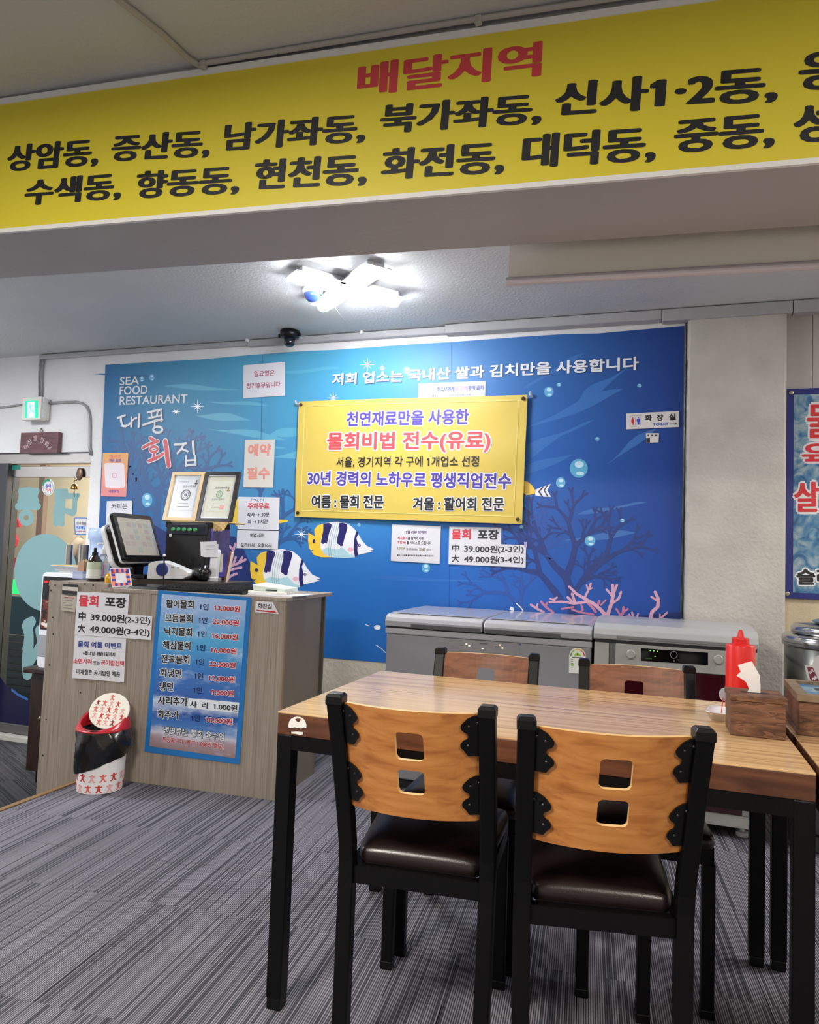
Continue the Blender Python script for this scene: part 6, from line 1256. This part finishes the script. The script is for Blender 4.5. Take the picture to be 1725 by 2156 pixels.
cring(q, c0, .026, .034, mx); cring(q, c0, .017, .021, mx); cring(q, c0, .0, .009, mx); put('seal', q, M('seal_grey', (96, 98, 104), .5), t)
put('lettering', MB().text(pl, '조 리 사 면 허 증', (386, 1027), (413, 1026), 4.6, .01, .0012), INK['dark'], t)
def photo(t, mx, w_, h_, u, v, c):
    f = cq(mx, w_, h_); p = put('photo_print', MB().add([f(u-.055, v-.045), f(u+.055, v-.045), f(u+.055, v+.045), f(u-.055, v+.045)], [(0, 1, 2, 3)]), M('photo_grey', (190, 190, 190), .4), t)
    q = MB(); X, Z = mx.to_3x3() @ Vector((1, 0, 0)), mx.to_3x3() @ Vector((0, 0, 1)); n = 14; d = mx.to_3x3() @ Vector((0, -.0006, 0))
    for cc_, a_, b_ in ((f(u, v+.012), .0062, .0075), (f(u, v-.034), .0105, .006)): q.add([cc_+d+X*(a_*math.cos(2*math.pi*i/n))+Z*(b_*math.sin(2*math.pi*i/n)) for i in range(n)], [tuple(range(n))])
    put('photo_figure', q, M('photo_'+c, {'dark': (52, 52, 56), 'sepia': (150, 124, 84)}[c], .5), t)
photo(t, mx, w_, h_, .78, .80, 'dark')
t, pl, mx, w_, h_ = cert('certificate_frame', 'black framed certificate with silver liner on the right atop the amplifier', 414.5, 487, BKF, SLV, (200, 202, 188))
TAN = ink('print_tan', 206, 192, 150)
clines(t, mx, w_, h_, TAN, [(.2, .84, .82, .84, .001), (.2, .2, .82, .2, .001), (.2, .2, .2, .84, .001), (.82, .2, .82, .84, .001), (.48, .89, .54, .89, .006)])
clines(t, mx, w_, h_, INK['grey'], [(.36, .36, .66, .36, .001), (.33, .29, .68, .29, .0022)])
q = MB(); c0 = cq(mx, w_, h_)(.5, .55); X, Z = mx.to_3x3() @ Vector((1, 0, 0)), mx.to_3x3() @ Vector((0, 0, 1))
st_ = []
for i in range(16): r_ = .024 if i % 2 == 0 else .019; st_.append(c0+X*r_*math.cos(math.pi*i/8)+Z*r_*math.sin(math.pi*i/8))
in_ = [c0+(p-c0)*.8 for p in st_]; q.add(st_+in_, [(i, (i+1) % 16, 16+(i+1) % 16, 16+i) for i in range(16)]); cring(q, c0, .009, .011, mx); put('star_emblem', q, ink('emblem_green', 80, 150, 96), t)
put('lettering', MB().text(pl, '조리사면허증', (453, 1030), (479, 1029), 4.8, .006, .0012), INK['dark'], t); put('lettering', MB().text(pl, '조리사 면허증', (446, 1054), (473, 1053), 4.6, .0, .0012), INK['grey'], t)
photo(t, mx, w_, h_, .74, .66, 'sepia'); f = cq(mx, w_, h_); put('red_seal', MB().add([f(.58, .25, .0002), f(.70, .25, .0002), f(.70, .33, .0002), f(.58, .33, .0002)], [(0, 1, 2, 3)]), ink('seal_red', 214, 150, 140), t)
# notes and leaning things right of the amplifier
NQ = Plane((0, AY-.03, 0), (0, -1, 0)); o_ = [(422, 1141), (456, 1140), (456, 1145), (460, 1146), (458, 1173), (430, 1173), (423, 1170)]
sd = Plane((AX+.291, AY+.06, 0), (.6, -1, 0))
hl = thing('white_phone', 'white handset standing in a holder right of the amplifier', 'phone', (AX+.34, AY-.01, zd))
put('handset', fixn(MB().prism([(x, z) for x, z in rrect(.044, .17, .012)], (0, .028, 0), (AX+.34, AY-.03, zd+.087), (1, 0, 0), (.05, 0, 1))), WHITE, hl, bevel=.004); put('holder', MB().box(AX+.31, AX+.372, AY-.035, AY+.008, zd, zd+.02), WHITE, hl, bevel=.002); put('card', MB().box(AX+.30, AX+.375, AY+.003, AY+.007, zd+.05, zd+.15), M('note_cream', (214, 210, 190), .6), hl)
nt = sheet('memo_note', Plane((0, AY-.036, 0), (0, -1, 0)), o_, PAPER, 'white memo sheet with curled corner hanging beside the amplifier', 'note')
q = MB(); Pn = Plane((0, AY-.0362, 0), (0, -1, 0))
for y in (1150, 1157, 1163): q.stroke(Pn, [(434, y), (440, y-.6), (452, y-1)], .5, .0006, 4)
put('handwriting', q, INK['grey'], nt)
bkp = thing('brown_notebook', 'brown book leaning upright right of the white handset', 'book', (AX+.42, AY+.02, zd), 0)
BM = Matrix.Translation((AX+.395, AY+.0, zd)) @ Matrix.Rotation(.16, 4, 'Y') @ Matrix.Rotation(.5, 4, 'Z')
put('cover', MB(BM).box(0, .010, -.05, .07, 0.003, .165), M('book_brown', (92, 44, 32), .5), bkp, bevel=.001); put('pages', MB(BM).box(.010, .018, -.048, .068, .005, .162), M('pages', (216, 200, 184), .7), bkp)
m = MB().ball((AX+.285, AY-.05, zd+.04), .05, .035, .05, 14, 10)
for i, v in enumerate(m.v): v.x += .007*math.sin(60*v.z+i); v.y += .006*math.sin(80*v.x); v.z = max(zd+.001, v.z+.006*math.sin(90*v.x))
tag(put('plastic_bag', m, MATS['black_bag'], smooth=True), 'crumpled black plastic lump in front of the amplifier', 'bag')
for k, (px, c, lb, w_) in enumerate(((375, (176, 110, 60), 'small tan box behind the keyboard left half', .05), (452, (40, 60, 110), 'small dark blue box behind the keyboard right half', .022), (466, (226, 200, 60), 'tiny yellow box behind the keyboard right end', .012))):
    p = atY(px, 1230, 3.265); p.z = zt; tag(put('small_box', MB().box(p.x-w_, p.x+w_, p.y-.012, p.y+.012, zt, zt+.022+.004*k), M('small_box_%d' % k, c, .5), bevel=.002), lb, 'box')
# water bottle behind
p = atY(212, 1150, 4.06); wz = atY(212, 1112, 4.06).z
wj = thing('water_dispenser', 'pale blue water bottle on a white stand behind the counter', 'water dispenser', (p.x, 4.06, 0))
BLW = M('water_blue', (176, 196, 232), .12, coat=.3)
r_ = .082; put('bottle', MB().lathe([(r_*.5, wz-.30), (r_*.85, wz-.27), (r_, wz-.25), (r_, wz-.19), (r_*.84, wz-.17), (r_*.84, wz-.09), (r_, wz-.075), (r_, wz-.02), (r_*.88, wz)], n=28), BLW, wj, smooth=True, local=True)
put('stand', MB().box(-.10, .10, -.095, .10, 0, wz-.29), WHITE, wj, bevel=.01, local=True)
# ------------------------------------------------------------------ things on the tables
NW = wood('napkin_box_wood', (70, 42, 28), (100, 66, 46), (124, 86, 62), (1.2, 8, 9), 5, .55, local=True, rings=7)
nx = thing('napkin_box', 'dark wooden napkin box with a tissue sticking out', 'napkin box', (.184, 2.0, .7505), math.radians(1))
W3, H3, D3 = .124, .086, .115
put('box', MB().box(0, W3, 0, D3, 0, H3), NW, nx, bevel=.0015, local=True); put('lid', MB().box(-.003, W3+.003, -.003, D3+.003, H3, H3+.014), NW, nx, bevel=.0015, local=True)
put('slot', MB().box(.03, .095, .045, .065, H3+.0138, H3+.0146), DK, nx, local=True)
TSP = Plane((.24, 2.055, 0), (.08, -1, 0)); cT = lambda pts: [(1480+x/7.04, 1300+y/7.04) for x, y in pts]
tiss = MB(); fr_ = cT([(665, 1105), (690, 1060), (640, 955), (500, 860), (562, 800), (518, 705), (722, 645), (838, 850), (856, 1000), (858, 1148), (760, 1150)])
def tb_(pts, bend):
    a = [TSP.P(x, y) for x, y in pts]; a = [p+TSP.n*(bend*math.sin((p.z-.86)*20)) for p in a]; k = len(a); tri = [tuple(t) for t in tessellate_polygon([a])]
    return MB().add(a+[p-TSP.n*.0015 for p in a], tri+[tuple(i+k for i in reversed(t)) for t in tri]+[(i, (i+1) % k, (i+1) % k+k, i+k) for i in range(k)])
TIS = M('tissue', (234, 230, 232), .8)
put('tissue', fixn(tb_(fr_, .006)), TIS, nx); TSP = Plane((.24, 2.059, 0), (.08, -1, 0)); put('tissue', fixn(tb_(cT([(640, 960), (560, 800), (520, 706), (640, 668), (700, 800), (690, 1000)]), .004)), TIS, nx)
SB = thing('sauce_bottle', 'red plastic squeeze bottle behind the napkin box', 'bottle', (.237, 2.31, .7505)); SBM = Plane((.237, 2.31, 0), (0, -1, 0))
zz = lambda y: SBM.P(1562, y).z-.7505
SR = M('sauce_red', (216, 34, 30), .32, coat=.2)
hz_ = zz(1357); put('body', MB().lathe([(.0365, 0), (.0395, .004), (.0395, hz_-.004), (.038, hz_), (.022, hz_+.002)], n=32), SR, SB, smooth=True, local=True)
put('cap', MB().lathe([(.0232, hz_+.001), (.0232, hz_+.016), (.022, hz_+.019), (.010, hz_+.020), (.0065, zz(1330)), (.004, zz(1326))], n=24), M('cap_red', (206, 26, 24), .35), SB, smooth=False, local=True)
ds = thing('sauce_dish', 'small white rectangular dish beside the napkin box', 'dish', (.172, 2.19, .7505), math.radians(-10))
m = MB(); rings = [(.018, .030, 0), (.030, .052, .024), (.032, .055, .025), (.030, .053, .026), (.026, .047, .022), (.015, .026, .006)]
for a, b_, z in rings: m.v += [Vector((x, y, z)) for x, y in rrect(a*2, b_*2, a*.5)]
n = 20; m.f = [(r*n+i, r*n+(i+1) % n, (r+1)*n+(i+1) % n, (r+1)*n+i) for r in range(5) for i in range(n)]+[tuple(reversed(range(n))), tuple(range(5*n, 6*n))]
put('dish', m, M('dish_white', (226, 226, 230), .15, coat=.5), ds, smooth=True, local=True)
tag(put('red_stick', MB().tube([Vector((.176, 2.17, .765)), Vector((.182, 2.185, .815))], .0014, 6), M('stick_red', (214, 60, 52), .4)), 'thin red stick standing in the white dish', 'stick')
m = MB().ball((.186, 2.19, .818), .015, .010, .018, 8, 6)
tag(put('clear_wrapper', m, M('wrapper', (176, 170, 180), .15, alpha=.75)), 'crumpled clear wrapper on the red stick', 'wrapper')
ub = thing('utensil_box', 'wooden utensil box with blue pictured framed lid at the photo edge', 'box', (.350, 2.085, .7505), math.radians(-2))
W4, D4, H4 = .17, .26, .085
put('box', MB().box(0, W4, 0.004, D4, 0, H4), NW, ub, bevel=.0015, local=True); put('base_ledge', MB().box(-.004, W4+.004, -.002, D4+.002, 0, .012), NW, ub, bevel=.001, local=True)
LDM = Matrix.Translation((0, 0, H4))
FRW = wood('lid_frame_wood', (96, 80, 62), (122, 104, 82), (140, 122, 98), (8, 8, 8), 3, .5)
fr_ = MB(); k = .022
for x0, x1, y0, y1 in ((-.004, W4+.004, -.004, k), (-.004, W4+.004, D4-k, D4+.004), (-.004, k, k, D4-k), (W4-k, W4+.004, k, D4-k)): fr_.box(x0, x1, y0, y1, H4, H4+.017)
put('lid_frame', fr_, FRW, ub, local=True); lp = put('lid_picture', MB().box(k-.002, W4-k+.002, k-.002, D4-k+.002, H4+.004, H4+.009), ice, ub, local=True); put('dark_label', MB().box(.06, .11, .14, .19, H4+.009, H4+.0096), INK['dark'], lp, local=True)
# dark cord heap on the floor by the counter end
q = [Vector((-1.50+.16*math.sin(1.3*i), 4.05-.03*i, .30+.02*math.sin(2.1*i))) for i in range(9)]
GO_ = bpy.data.objects.get('glyph')
if GO_: bpy.data.objects.remove(GO_)
bpy.data.curves.remove(GC)
bpy.context.view_layer.update()
